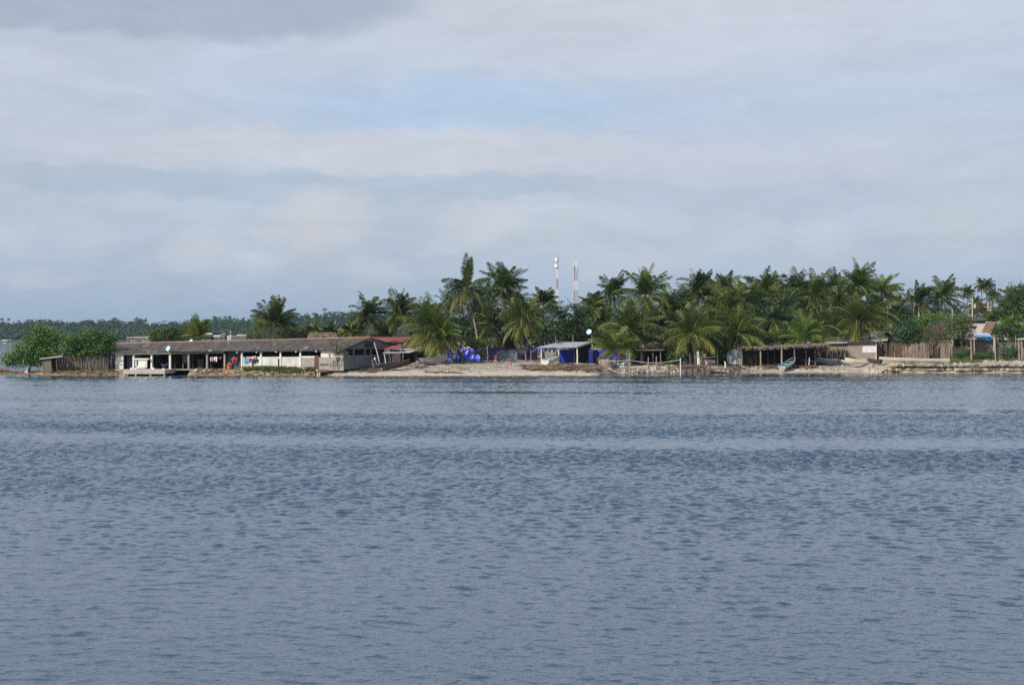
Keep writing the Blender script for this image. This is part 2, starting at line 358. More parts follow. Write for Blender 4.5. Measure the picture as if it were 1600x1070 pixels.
def mat_ground():
    m = bpy.data.materials.new('shore_ground'); m.use_nodes = True; t = m.node_tree; b = t.nodes['Principled BSDF']; nn = t.nodes.new; lk = t.links.new
    b.inputs['Roughness'].default_value = 0.95; b.inputs['Specular IOR Level'].default_value = 0.15
    tcn = nn('ShaderNodeTexCoord'); sp = nn('ShaderNodeSeparateXYZ'); lk(tcn.outputs['Object'], sp.inputs[0])
    def noi(s, d=5):
        n = nn('ShaderNodeTexNoise'); n.inputs['Scale'].default_value = s; n.inputs['Detail'].default_value = d; n.inputs['Roughness'].default_value = .65; lk(tcn.outputs['Object'], n.inputs['Vector']); return n.outputs['Fac']
    def rmp(f, st):
        r = nn('ShaderNodeValToRGB'); cr = r.color_ramp
        while len(cr.elements) < len(st): cr.elements.new(.5)
        for e, (p, cc) in zip(cr.elements, st): e.position = p; e.color = (*cc, 1)
        lk(f, r.inputs[0]); return r.outputs[0]
    def mx(f, a, bb):
        n = nn('ShaderNodeMix'); n.data_type = 'RGBA'; lk(f, n.inputs[0]); lk(a, n.inputs[6]); lk(bb, n.inputs[7]); return n.outputs[2]
    sand = rmp(noi(1.6), [(.3, (.28, .23, .185)), (.5, (.41, .355, .29)), (.7, (.50, .445, .375))])
    peb = rmp(noi(4.5, 3), [(.35, (.13, .115, .10)), (.5, (.31, .265, .22)), (.62, (.48, .43, .37))])
    brown = rmp(noi(1.2), [(.35, (.15, .10, .06)), (.6, (.30, .23, .14)), (.75, (.20, .18, .08))])
    wet = rmp(noi(2.0), [(.4, (.06, .05, .03)), (.7, (.11, .09, .05))])
    z = sp.outputs[2]; x = sp.outputs[0]
    def mr(v, a, bq):
        n = nn('ShaderNodeMapRange'); n.interpolation_type = 'SMOOTHSTEP'; lk(v, n.inputs[0]); n.inputs[1].default_value = a; n.inputs[2].default_value = bq; return n.outputs[0]
    def ma(op, a, bq):
        n = nn('ShaderNodeMath'); n.operation = op
        for i, s in enumerate((a, bq)):
            if isinstance(s, (int, float)): n.inputs[i].default_value = s
            else: lk(s, n.inputs[i])
        return n.outputs[0]
    zz = ma('ADD', z, ma('MULTIPLY', ma('SUBTRACT', noi(.5), .5), .5))
    cc = mx(mr(zz, .45, .8), sand, peb)
    left = mr(ma('ADD', x, ma('MULTIPLY', noi(.3), 4)), -24, -27)           # the brown rocky bank on the left
    cc = mx(left, cc, brown)
    back = mr(zz, 1.75, 1.9); cc = mx(back, cc, brown)
    cc = mx(mr(zz, .12, .0), cc, wet)
    lk(cc, b.inputs['Base Color'])
    bp = nn('ShaderNodeBump'); bp.inputs['Distance'].default_value = .08; lk(noi(5, 4), bp.inputs['Height']); lk(bp.outputs[0], b.inputs['Normal'])
    MATS['shore_ground'] = m
mat_ground()
gx = np.concatenate([np.arange(-420, -110, 6), np.arange(-110, 120, .6), np.arange(120, 520, 6)])
gy = np.concatenate([np.arange(208, 262, .45), np.arange(262, 330, 2), np.arange(330, 910, 14)])
GX, GY = np.meshgrid(gx, gy); GZ = ground_z(GX, GY)
land = GZ > 0.05
hum = (0.05 * np.sin(GX * 1.7 + GY * .8) + .05 * np.sin(GX * 3.1 - GY * 2.2 + 1) + .04 * rng.standard_normal(GX.shape)) * np.clip(GZ * 2, 0, 1)
GZ = GZ + hum
nxg, nyg = len(gx), len(gy)
idx = np.arange(nxg * nyg).reshape(nyg, nxg)
quads = np.stack([idx[:-1, :-1], idx[:-1, 1:], idx[1:, 1:], idx[1:, :-1]], -1).reshape(-1, 4)
keep = (GZ.ravel()[quads].max(1) > -1.2); quads = quads[keep]
g = npmesh('ground', np.stack([GX, GY, GZ], -1).reshape(-1, 3), quads, 'shore_ground', smooth=True)
tag(g, 'sandy and stony shore with packed earth behind it', 'ground', kind='structure')

def mat_water():
    m = bpy.data.materials.new('lagoon_water'); m.use_nodes = True; t = m.node_tree; b = t.nodes['Principled BSDF']; nn = t.nodes.new; lk = t.links.new
    b.inputs['Base Color'].default_value = (.012, .040, .082, 1); b.inputs['Roughness'].default_value = 0.02
    b.inputs['IOR'].default_value = 1.8; b.inputs['Specular IOR Level'].default_value = 0.5
    tcn = nn('ShaderNodeTexCoord'); mp = nn('ShaderNodeMapping'); mp.inputs['Scale'].default_value = (1.0, 1.75, 1); mp.inputs['Rotation'].default_value = (0, 0, .12); lk(tcn.outputs['Object'], mp.inputs[0])
    n1 = nn('ShaderNodeTexNoise'); n1.inputs['Scale'].default_value = 5.5; n1.inputs['Detail'].default_value = 2.5; n1.inputs['Roughness'].default_value = .6; lk(mp.outputs[0], n1.inputs['Vector'])
    bp = nn('ShaderNodeBump'); bp.inputs['Strength'].default_value = 1; bp.inputs['Distance'].default_value = 0.07
    at_ = nn('ShaderNodeAttribute'); at_.attribute_name = 'chop'; ml = nn('ShaderNodeMath'); ml.operation = 'MULTIPLY'; ml.inputs[1].default_value = 0.034; lk(at_.outputs['Fac'], ml.inputs[0]); lk(ml.outputs[0], bp.inputs['Distance'])
    lk(n1.outputs['Fac'], bp.inputs['Height']); lk(bp.outputs[0], b.inputs['Normal'])
    MATS['lagoon_water'] = m
mat_water()
wr = np.random.default_rng(11)
NW = 90
wl = np.exp(wr.uniform(np.log(.15), np.log(.95), NW)); th = R(72) + wr.normal(0, .42, NW)     # wavelength, heading
KX, KY = np.cos(th) * 2 * np.pi / wl, np.sin(th) * 2 * np.pi / wl; PH = wr.uniform(0, 2 * np.pi, NW)
SL = .056 * (wl / .5) ** .1; AM = SL * wl / (2 * np.pi)
def gust(x, y):
    """wind streaks: long across the view, a few metres deep"""
    s = 0
    for k, (a, bq, p) in enumerate(((.013, .36, .3), (.021, .17, 2.1), (-.011, .24, 4.4), (.034, .29, 1.2), (-.027, .11, 5.2), (.06, .33, 3.3))):
        s = s + np.sin(x * a + y * bq + p + 1.4 * np.sin(x * .03 + 1.7 * k) + .7 * np.sin(x * .085 + y * .02 + 2.3 * k)) / (1 + .25 * k)
    return s / 2.4 * (.62 + .38 * np.sin(x * .071 + .9 * np.sin(y * .05) + y * .13) * np.sin(x * .037 - y * .04 + 1.3))
def wave_z(x, y, minwl):
    z = np.zeros_like(x)
    xx = x + .5 * np.sin(y * .7 + x * .3); yy = y + .4 * np.sin(x * .45 + 1.0)
    for k in range(NW):
        if wl[k] < minwl: continue
        a_ = KX[k] * xx + KY[k] * yy + PH[k]; z += AM[k] * np.sin(a_ + .8 * np.sin(a_))
    amp = np.interp(y, [14, 26, 34, 44, 60, 95, 140, 200, 230], [.32, .36, .48, .8, 1.15, 1.35, 1.2, .75, .35])
    return z * amp * np.clip(1 + .8 * gust(x, y) * np.interp(y, [22, 60], [.35, 1]), .2, 2)
wv, wq, off = [], [], 0
for y0, y1, dx, dy in ((17, 34, .05, .045), (34, 60, .065, .055), (60, 110, .095, .08), (110, 238, .23, .18)):
    hw0 = 0.36 * y1 + 7
    ax = np.arange(-hw0 - 1.5, hw0 + 1.5, dx); ay = np.append(np.arange(y0, y1, dy), y1 + dy)
    X, Y_ = np.meshgrid(ax, ay); Z = wave_z(X, Y_, dx * 2.6)
    n_ = X.size; ii = np.arange(n_).reshape(X.shape) + off
    keepq = np.stack([ii[:-1, :-1], ii[:-1, 1:], ii[1:, 1:], ii[1:, :-1]], -1).reshape(-1, 4)
    wv.append(np.stack([X, Y_, Z], -1).reshape(-1, 3)); wq.append(keepq); off += n_
big = np.array([(-9000, -60, -.4), (9000, -60, -.4), (9000, 9000, -.4), (-9000, 9000, -.4)], float)
wv.append(big); wq.append(np.array([[off, off + 1, off + 2, off + 3]]))
wo_ = npmesh('water', np.concatenate(wv), np.concatenate(wq), 'lagoon_water', smooth=True)
wvv = np.concatenate(wv); chop = np.interp(wvv[:, 1], [14, 26, 40, 60, 110, 190, 228], [.75, .8, .9, 1.0, 1.0, .9, .35]) * np.clip(1 + .75 * gust(wvv[:, 0], wvv[:, 1]) * np.interp(wvv[:, 1], [22, 60], [.35, 1]), .15, 2)
at_ = wo_.data.attributes.new('chop', 'FLOAT', 'POINT'); at_.data.foreach_set('value', chop.astype(np.float32))
tag(wo_, 'rippled blue grey lagoon water with wind streaks', 'water', kind='structure')

# ------------------------------------------------------------------ the long house on the left bank
YA, YB = 226.0, 219.0
xA, xB = (167 - 800) * YA / F, (537 - 800) * YB / F
ux, uy = xB - xA, YB - YA; ul = math.hypot(ux, uy); ux /= ul; uy /= ul
inn = Vector((-uy, ux, 0))                       # into the house
def hY(px):
    k = (px - 800) / F; s = (k * YA - xA) / (ux - k * uy); return YA + s * uy
def hp(px, py, off=0.0):
    return P(px, py, hY(px)) + inn * off
def eave(px): return float(np.interp(px, [160, 300, 375, 537], [550.6, 549.2, 547.4, 545.6]))
def panel(m, pa, pb, ta, tb, ba, bb, off=0.0, th=.15, mi=0):
    a = [hp(pa, ba, off), hp(pb, bb, off), hp(pb, tb, off), hp(pa, ta, off)]
    m.hexa(a, [p + inn * th for p in a], mi)
house = thing('long_house', 'long low waterside house with dark sheet roof, open bays and white half walls', 'house', on(350, 222))
def hpart(m, name, mt, **k): return m.build(name, mt, house, **k)
# roof: two slopes, corners given where the photo shows them
e0, e1 = P(161, 550.6, 225.6) - inn * .3, P(537.5, 545.4, 218.7) - inn * .3
r0, r1 = P(167, 537.6, 234), P(579, 527.6, 227.5)
b0, b1 = P(176, 541, 243), P(628, 541.5, 237)
m = MB(); NS = 44
def slope(a0, a1, c0, c1, n=NS, th=.07, mi=0):
    for k in range(n):                           # overlapping sheets, each a touch off its neighbour
        t0, t1 = k / n, (k + 1) / n; dz = Vector((0, 0, .018 * (k % 2) + rnd.uniform(0, .012)))
        q = [a0.lerp(a1, t0) + dz, a0.lerp(a1, t1) + dz, c0.lerp(c1, t1) + dz, c0.lerp(c1, t0) + dz]
        m.hexa([p - Vector((0, 0, th)) for p in q], q, mi)
slope(e0, e1, r0, r1)
roof = hpart(m, 'roof', 'roof_sheet')
m = MB(); slope(b1, b0, r1, r0); hpart(m, 'rear_roof_slope', 'red_roof')
m = MB(); m.tube([r0 + Vector((0, 0, .06)), r0.lerp(r1, .5) + Vector((0, 0, .02)), r1 + Vector((0, 0, .06))], [.11, .11, .11], 6); m.build('ridge_cap', 'ridge_cap', roof)
for px, py in ((212, 546.6), (223.5, 546.4)): m = MB(); m.bar(P(px, py, 226.5) + Vector((0, -.3, -.1)), P(px, py, 226.5) + Vector((.1, -.3, .22)), .14, .1); m.build('roof_vent', 'boat_dark', roof)
m = MB(); q = [P(326, 547.2, 221.8), P(331, 546.8, 221.6), P(332, 547.9, 221.4), P(326, 548.3, 221.5)]
m.hexa([p + Vector((0, -.25, 0)) for p in q], [p + Vector((0, -.22, 0)) for p in q]); m.build('roof_patch', 'light_sheet', roof)
# floor slab and the terrace in front of it
m = MB(); a = [hp(180, 576.6, -.5), hp(330, 576.6, -.5), hp(330, 578.2, -.5), hp(180, 578.2, -.5)]
m.hexa([a[3], a[2], a[1], a[0]], [p + inn * 9 for p in (a[3], a[2], a[1], a[0])]); hpart(m, 'floor_slab', 'grey_concrete')
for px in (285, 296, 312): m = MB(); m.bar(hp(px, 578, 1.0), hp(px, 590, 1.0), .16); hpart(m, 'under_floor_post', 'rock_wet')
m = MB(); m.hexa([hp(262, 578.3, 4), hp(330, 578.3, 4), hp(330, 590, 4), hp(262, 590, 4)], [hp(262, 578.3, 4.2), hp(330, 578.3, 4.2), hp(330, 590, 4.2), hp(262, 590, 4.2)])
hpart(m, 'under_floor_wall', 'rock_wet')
# interior
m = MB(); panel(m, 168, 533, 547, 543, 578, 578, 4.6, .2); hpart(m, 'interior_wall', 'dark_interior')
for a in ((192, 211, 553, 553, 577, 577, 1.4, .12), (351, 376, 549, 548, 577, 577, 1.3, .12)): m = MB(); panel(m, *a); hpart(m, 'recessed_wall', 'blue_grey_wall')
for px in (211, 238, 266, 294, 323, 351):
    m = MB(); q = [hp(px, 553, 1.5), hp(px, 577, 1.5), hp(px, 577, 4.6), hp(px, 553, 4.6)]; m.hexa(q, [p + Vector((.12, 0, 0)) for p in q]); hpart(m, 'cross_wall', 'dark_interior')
m = MB(); panel(m, 202.2, 206.8, 556.5, 556.5, 576.8, 576.8, 1.34, .05); hpart(m, 'door', 'brown_door')
m = MB(); panel(m, 279.5, 290, 554.5, 554.5, 566, 566, 1.6, .1); panel(m, 279.5, 290.5, 566.4, 566.4, 567.4, 567.4, 1.5, .2); panel(m, 279, 280.2, 554, 554, 576, 576, 1.55, .1); hpart(m, 'inner_window', 'grey_wall')
m = MB(); panel(m, 300, 309, 561, 561, 576.5, 576.5, 2.2, .1); hpart(m, 'store_cupboard', 'brown_door')
# front: white wall, lintel, posts
m = MB(); panel(m, 180, 192.6, 554.2, 554.2, 577.6, 577.6, 0, .25); hpart(m, 'front_wall', 'white_plaster')
for pa, pb, mt_ in ((179, 267, 'white_plaster'), (267, 350, 'grey_concrete'), (378, 501, 'white_plaster')):
    m = MB(); ea, eb = eave(pa), eave(pb); hgt = 3.2 if pa < 300 else 1.7
    panel(m, pa, pb, ea + .7, eb + .7, ea + .7 + hgt, eb + .7 + hgt, .02, .2); hpart(m, 'lintel', mt_)
for px, mt_ in ((208.3, 'white_plaster'), (236.5, 'white_plaster'), (265.3, 'white_plaster'), (294.4, 'grey_concrete'), (323.2, 'grey_concrete'), (350.6, 'grey_concrete'),
                (377.6, 'white_plaster'), (407.4, 'white_plaster'), (438, 'white_plaster'), (469, 'white_plaster')):
    m = MB(); t = eave(px) + (3.9 if px < 360 else 2.4); panel(m, px - 1.25, px + 1.25, t, t, 577.2, 577.2, -.02, .42); hpart(m, 'post', mt_)
for px in (371.5, 402, 432.5, 463.5, 495):
    m = MB(); t = eave(px); panel(m, px - .9, px + .9, t + .1, t + .1, t + 3.9, t + 3.9, -.42, .5); hpart(m, 'rafter_end', 'white_plaster')
for pa, pb in ((378.9, 406.2), (408.7, 436.6), (439.4, 467.6)):
    m = MB(); panel(m, pa, pb, 557.6, 557.2, 577.4, 577.4, .06, .2); hpart(m, 'half_wall', 'white_wall_stained')
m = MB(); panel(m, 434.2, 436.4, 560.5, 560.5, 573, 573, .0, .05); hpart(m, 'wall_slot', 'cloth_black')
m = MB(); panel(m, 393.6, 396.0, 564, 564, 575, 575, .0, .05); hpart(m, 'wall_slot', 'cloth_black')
m = MB(); panel(m, 470.4, 491.6, 556.4, 556.2, 558.6, 558.4, .05, .2); hpart(m, 'half_wall_top', 'white_plaster')
for a in ((470.6, 491.4, 558.6, 558.4, 577.2, 577.2, -.03, .28), (498.6, 514, 558.2, 558, 578, 578, -.03, .28), (515, 537, 558.4, 558.4, 579, 579, -.1, .35)): m = MB(); panel(m, *a); hpart(m, 'block_wall', 'block_wall')
m = MB(); panel(m, 491.6, 498.4, 555.5, 555.5, 577.4, 577.4, .02, .08); hpart(m, 'wooden_gate', 'brown_door')
m = MB(); panel(m, 501, 535.8, 546.6, 546.2, 558, 558, .08, .2); hpart(m, 'upper_wall', 'white_plaster')
for a in ((513.6, 515.2, 552, 552, 578.5, 578.5, -.06, .3), (535.6, 537.2, 548, 548, 579, 579, -.06, .3)): m = MB(); panel(m, *a); hpart(m, 'corner_post', 'block_wall')
m = MB()                                           # rows of three-cornered openings in the ornamental blocks
for row, (pa, pb, py) in enumerate(((500, 513, 569.3), (516, 535.5, 568.6), (516.5, 535, 571.6), (521, 531, 575), (519, 525, 565))):
    k = 0; px = pa
    while px < pb:
        d = 1 if k % 2 else -1; q = [hp(px, py - 1.6 * d, -.115), hp(px + 1.7, py - 1.0 * d, -.115), hp(px + .5, py + 1.6 * d, -.115)]
        m.poly(q); m.poly([p - inn * .012 for p in q][::-1]); px += 2.3 + (rnd.random() < .12) * 2; k += 1
hpart(m, 'ornamental_block_openings', 'cloth_black')
# gable end, facing right
gA, gT, gB = P(537.6, 577.5, 219.0), P(579, 528.8, 227.4), P(622, 570, 236.0)
gd = Vector((gB.x - gA.x, gB.y - gA.y, 0)); gl = gd.length; gd.normalize(); gn = Vector((gd.y, -gd.x, 0))
def gp(t, z, off=0.0):
    p = Vector((gA.x, gA.y, 0)) + gd * (t * gl) - gn * -off; return Vector((p.x, p.y, z))
def gpanel(m, t0, t1, z0a, z0b, z1a, z1b, off=0.0, th=.12):
    q = [gp(t0, z0a, off), gp(t1, z0b, off), gp(t1, z1b, off), gp(t0, z1a, off)]; m.hexa(q, [p - gn * th for p in q])
zt = lambda t: float(np.interp(t, [0, .47, 1.0], [e1.z - .1, r1.z - .12, b1.z - .1]))
m = MB()
for k in range(7): gpanel(m, 0, .88, 1.0 + k * .3, 1.0 + k * .3, 1.29 + k * .3, 1.29 + k * .3, -.02 * (k % 2))
hpart(m, 'gable_lower_wall', 'grey_wall')
m = MB()
for t0, t1 in ((0, .14), (.14, .30), (.30, .47), (.47, .65), (.65, 1.0)): gpanel(m, t0, t1, 4.05, 4.05, zt(t0), zt(t1))
hpart(m, 'gable_boards', 'grey_board')
for t in (.02, .16, .36, .47, .62, .86): m = MB(); gpanel(m, t, t + .02, 3.1, 3.1, 4.1, 4.1, .02, .16); hpart(m, 'gable_post', 'grey_board')
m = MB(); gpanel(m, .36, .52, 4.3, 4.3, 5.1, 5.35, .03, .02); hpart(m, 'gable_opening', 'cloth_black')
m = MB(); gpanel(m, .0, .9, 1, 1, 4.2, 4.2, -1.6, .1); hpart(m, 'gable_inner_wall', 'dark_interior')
m = MB()
for a_, b_ in ((e1, r1), (r1, b1)):
    q = [a_ + gn * .12, b_ + gn * .12, b_ + gn * .12 - Vector((0, 0, .22)), a_ + gn * .12 - Vector((0, 0, .22))]; m.hexa(q, [p + gn * .04 for p in q])
hpart(m, 'barge_board', 'dark_board')

# terrace over the water in front of the left bays
tz = CH - 51.8 * 217.5 / F
ter = MB(); x0, x1 = (192.6 - 800) * 217.2 / F, (257.5 - 800) * 217.2 / F
ter.box(x0, x1, 217.2, 224.5, tz - .62, tz)
o = ter.build('terrace', 'concrete_edge', loc=(x0 + 3, 217.2, tz)); tag(o, 'stained concrete terrace jutting over the water before the open house', 'terrace')
for px in (194, 212, 235, 256.5):
    m = MB(); x = (px - 800) * 217.4 / F; m.box(x - .12, x + .12, 217.35, 217.6, -1, tz - .62); m.build('support', 'concrete_edge', o)
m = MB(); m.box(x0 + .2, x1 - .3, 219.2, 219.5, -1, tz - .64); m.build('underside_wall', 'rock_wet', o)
for k, px in enumerate((205, 212.3, 239.6, 255.2)):
    m = MB(); p = P(px, 577.7, 217.6); p.z = tz; m.box(p.x - .14, p.x + .14, 217.5, 217.8, tz, tz + (.34, .36, .36, .25)[k])
    o2 = m.build('mooring_stub', 'white_plaster', loc=p); tag(o2, ('low white stub left of the first terrace post', 'low white stub under the white stall in the house bay', 'low white stub right of the white stall', 'smallest white stub at the terrace corner')[k], 'bollard', 'white stubs along the terrace edge')
# white stall with washing boards in the second bay
st = thing('white_stall', 'white painted wash stall with a yellow end standing in the open house bay', 'stall', hp(222, 577, -.2))
m = MB(); panel(m, 212, 233, 559.8, 559.8, 561.9, 561.9, -.5, 1.0); m.build('counter_top', 'boat_white', st)
m = MB(); panel(m, 231.2, 234.4, 559.3, 559.3, 562, 562, -.56, 1.1); m.build('yellow_end', 'yellow_paint', st)
m = MB(); panel(m, 217, 228.6, 562, 562, 573.6, 573.6, -.3, .5); m.build('white_panel', 'boat_white', st)
m = MB(); panel(m, 213, 214.6, 562, 562, 571.5, 571.5, -.35, .2); m.build('leg', 'boat_white', st)
m = MB(); panel(m, 229.6, 231, 562, 562, 574, 574, -.35, .2); m.build('leg', 'boat_white', st)
m = MB(); a_, b_ = hp(214, 571, -.3), hp(218, 574, -.3); m.tube([a_, a_.lerp(b_, .4) + Vector((0, 0, -.1)), b_], [.09, .09, .09]); m.build('brace', 'boat_white', st)
m = MB(); panel(m, 214.5, 229, 574.0, 574.0, 575.2, 575.2, -.4, .6); m.build('bottom_shelf', 'boat_white', st)
hm = MB(); pa, pb = hp(240, 560, 1.5), hp(262, 560, 1.5); pts = [pa.lerp(pb, t) - Vector((0, 0, 1.25 * math.sin(math.pi * t))) for t in np.linspace(0, 1, 9)]
hm.tube(pts, [.03, .1, .22, .32, .36, .3, .22, .1, .03], 7); o = hm.build('hammock', 'cloth_navy', loc=pts[4], smooth=True); tag(o, 'dark hammock slung across the third open bay of the house', 'hammock')

def garment(px, py0, py1, w, mt_, label, group, off=0.0, Yv=None, shape='shirt'):
    c_ = hp(px, py0, off) if Yv is None else P(px, py0, Yv)
    s = (hY(px) if Yv is None else Yv) / F; h = (py1 - py0) * s; w = w * s; m = MB(); d = .06
    if shape == 'shirt': out = [(-.5, 0), (.5, 0), (.62, -.42), (.38, -.46), (.36, -1), (-.34, -1), (-.36, -.46), (-.62, -.40)]
    elif shape == 'trousers': out = [(-.5, 0), (.5, 0), (.55, -1), (.12, -1), (0, -.35), (-.12, -1), (-.55, -.97)]
    else: out = [(-.5, 0), (.5, .02), (.52, -.9), (.2, -1), (-.2, -.94), (-.5, -1)]
    f = [Vector((c_.x + a * w, c_.y + .04 * math.sin(a * 9), c_.z + b * h)) for a, b in out]; bk = [p + Vector((0, d, 0)) for p in f]
    m.poly(f); m.poly(bk[::-1])
    for i in range(len(f)):
        j = (i + 1) % len(f); m.poly([f[j], f[i], bk[i], bk[j]])
    tag(m.build('garment', mt_, loc=c_), label, 'garment', group)
G1 = 'washing on the line in the dark bay'; G2 = 'washing in the blue grey bay'; G3 = 'washing over the white half wall'; G4 = 'blue washing under the shelter roof'
for a in ((327.5, 557.6, 564.6, 2.6, 'cloth_white', 'white shirt at the left end of the line in the dark bay'), (330.8, 557.8, 564.8, 2.4, 'cloth_pink', 'pink shirt on the line in the dark bay'),
          (333.6, 557.6, 563.6, 2.2, 'cloth_white', 'small white top beside the pink shirt'), (336.4, 556.8, 565.2, 2.6, 'cloth_white', 'longest white garment on the line in the dark bay'),
          (340, 557.2, 562.6, 2.2, 'cloth_navy', 'navy garment on the line between white and faded red ones'), (343, 556.8, 561, 1.8, 'cloth_pink', 'faded pink garment at the right end of the dark bay line')):
    garment(*a, G1, .4)
for a in ((358.5, 560.5, 566, 3, 'cloth_black', 'black garment at the left of the blue grey bay'), (361.5, 559, 567.5, 3.2, 'cloth_red', 'long red shirt hanging in the blue grey bay', ), (366.5, 558, 563.5, 3.4, 'cloth_red', 'small red shirt hanging right of the long red one'),
          (363.2, 556.5, 559.5, 1.6, 'cloth_white', 'tiny white cloth above the red shirts'), (367, 554.5, 558.5, 2.2, 'cloth_navy', 'navy cloth above the small red shirt')):
    garment(*a, G2, .5)
for a in ((385, 560, 566.6, 7.5, 'cloth_cyan', 'bright cyan towel over the white half wall', G3, -.12, None, 'cloth'), (383.5, 557.4, 560.2, 3, 'cloth_red', 'red cloth folded above the cyan towel', G3, -.14, None, 'cloth'),
          (391, 559, 564.5, 4, 'cloth_red', 'dark red cloth right of the cyan towel', G3, -.13, None, 'cloth'), (397.5, 561, 567.5, 5, 'cloth_navy', 'navy shirt over the white half wall', G3, -.13),
          (401.5, 560.5, 566, 3.5, 'cloth_black', 'black shirt at the right end of the half wall', G3, -.13), (396, 556.5, 560, 1.5, 'cloth_white', 'left of two small white cloths on top of the half wall', G3, -.12, None, 'cloth'),
          (399.2, 556, 559.8, 1.5, 'cloth_white', 'right of two small white cloths on top of the half wall', G3, -.12, None, 'cloth')):
    garment(*a)
def lathe(m, c_, prof, n=12, mi=0, tilt=None):
    i0 = len(m.v)
    for r_, z_ in prof:
        for j in range(n):
            t = 2 * math.pi * j / n; p = Vector((r_ * math.cos(t), r_ * math.sin(t), z_))
            if tilt is not None: p = tilt @ p
            m.v.append(tuple(Vector(c_) + p))
    for k in range(len(prof) - 1):
        for j in range(n):
            a = i0 + k * n + j; b = i0 + k * n + (j + 1) % n; m.f.append((a, b, b + n, a + n)); m.m.append(mi)
bk = thing('bucket', 'orange red plastic bucket on the ground below red washing', 'bucket', hp(358.5, 577, -.1)); m = MB(); lathe(m, bk.location, [(.01, .02), (.30, .02), (.40, .62), (.43, .62), (.43, .66), (.36, .66), (.30, .1), (.01, .1)]); m.build('pail', 'orange_plastic', bk, smooth=False)
m = MB(); c_ = bk.location; m.tube([c_ + Vector((.4 * math.cos(t), 0, .64 + .22 * math.sin(t))) for t in np.linspace(0, math.pi, 8)], [.02] * 8, 5); m.build('handle', 'cloth_white', bk)

# satellite dishes
def dish(px, py, rpx, Y, base, label, facing=(-.45, -.75, .45)):
    s = Y / F; c_ = P(px, py, Y); d = Vector(facing).normalized(); q = d.to_track_quat('Z', 'Y').to_matrix(); r_ = rpx * s
    t = thing('satellite_dish', label, 'satellite dish', base, 'blue satellite dishes'); m = MB()
    prof = [(.001, -.16 * r_ * 1.2)] + [(r_ * k / 6, -.19 * r_ + .19 * r_ * (k / 6) ** 2) for k in range(1, 7)] + [(r_ * 1.02, .02 * r_), (r_, -.05 * r_)] + [(r_ * k / 6, -.24 * r_ + .19 * r_ * (k / 6) ** 2) for k in range(5, 0, -1)] + [(.001, -.25 * r_)]
    lathe(m, c_, prof, 18, 0, q); m.build('bowl', 'dish_blue', t, smooth=False)
    m = MB(); tip = c_ + d * r_ * .85 + Vector((0, 0, -.05)); m.bar(c_ - d * .05 - Vector((0, 0, r_ * .9)), tip, .025, .025); m.bar(tip, tip + d * -.12, .05, .06); m.build('feed_arm', 'metal_grey', t)
    m = MB(); bk_ = c_ - d * .26 * r_; m.tube([Vector(base), Vector((base[0], base[1], max(base[2] + .1, bk_.z - .3))), bk_], [.06, .06, .05]); m.build('mast', 'pale_pole', t)
def roofpt(px, Y): return P(px, 545, Y)
dish(262.5, 544.2, 4.0, 222.6, P(263, 550.5, 223.3), 'pale blue satellite dish fixed at the eave above the terrace corner')
dish(298.3, 532.4, 2.8, 233.5, P(298.5, 537.5, 234.2), 'small pale blue satellite dish peeping over the dark roof ridge', (-.3, -.7, .6))
dish(920.2, 518.3, 4.3, 241.3, P(924.5, 534.6, 242.2), 'pale blue satellite dish on a post above the zinc shelter roof')
dish(1175, 521, 3.6, 258, on(1177, 258.4), 'pale blue satellite dish among dark leaves above the thatched shelter', (-.2, -.85, .4))

# ------------------------------------------------------------------ outbuildings right of the long house
s_ = thing('red_roof_house', 'weathered house with a red sheet roof behind the long house gable', 'house', on(612, 245))
m = MB(); A_, B_, C_, D_ = P(583, 533.5, 240), P(630, 533.8, 240), P(641, 526.5, 247), P(580, 526.6, 247); m.hexa([p - Vector((0, 0, .07)) for p in (A_, B_, C_, D_)], [A_, B_, C_, D_]); m.build('roof', 'red_roof', s_)
m = MB(); q = [P(628, 572, 240.4), P(640, 572, 246.5), P(640, 527.6, 246.5), P(628, 534.2, 240.4)]; m.hexa(q, [p + Vector((-.1, .05, 0)) for p in q]); q = [P(586, 572, 240.3), P(628, 572, 240.3), P(628, 534.4, 240.3), P(586, 534.4, 240.3)]; m.hexa(q, [p + Vector((0, .12, 0)) for p in q]); m.build('wall', 'grey_board', s_)
m = MB(); q = [P(606, 537, 239.6), P(612, 533, 239.6), P(644, 527.6, 246), P(655, 545, 246), P(630, 545, 241)]; m.poly([p + Vector((0, -.1, 0)) for p in q]); m.hexa([P(612, 534, 239.4), P(643, 527.2, 245.6), P(645, 529, 245.6), P(614, 536, 239.4)], [P(612, 533.6, 239.8), P(643, 526.8, 246), P(645, 528.6, 246), P(614, 535.6, 239.8)]); m.build('lean_to_roof', 'red_roof', s_)

def slab4(m, pts, th=.05, mi=0): m.hexa([p - Vector((0, 0, th)) for p in pts], pts, mi)
t = thing('red_awning', 'red sheet awning on thin poles against the house gable', 'awning', at(606, 571))
m = MB(); slab4(m, [P(586.5, 545.2, 229), P(628, 544.6, 229), P(626, 539.4, 233), P(598, 541.0, 233)]); m.build('sheet', 'red_roof', t)
for px in (589, 607, 626):
    m = MB(); m.bar(P(px, 544.8, 229.1), Vector((P(px, 560, 229.1).x, 229.1, gz(P(px, 560, 229.1).x, 229.1) - .2)), .05); m.build('pole', 'pole_wood', t)
t = thing('sheet_metal_lean_to', 'open lean-to with a pale corrugated roof beside the black plank shack', 'lean-to', at(618, 570))
m = MB(); slab4(m, [P(597, 551.2, 227), P(640, 550.6, 229), P(652, 547.4, 233), P(612, 547.6, 232)]); slab4(m, [P(608, 546.8, 231), P(646, 546.2, 232), P(650, 544.3, 236), P(622, 545.3, 235)]); m.build('roof', 'light_sheet', t)
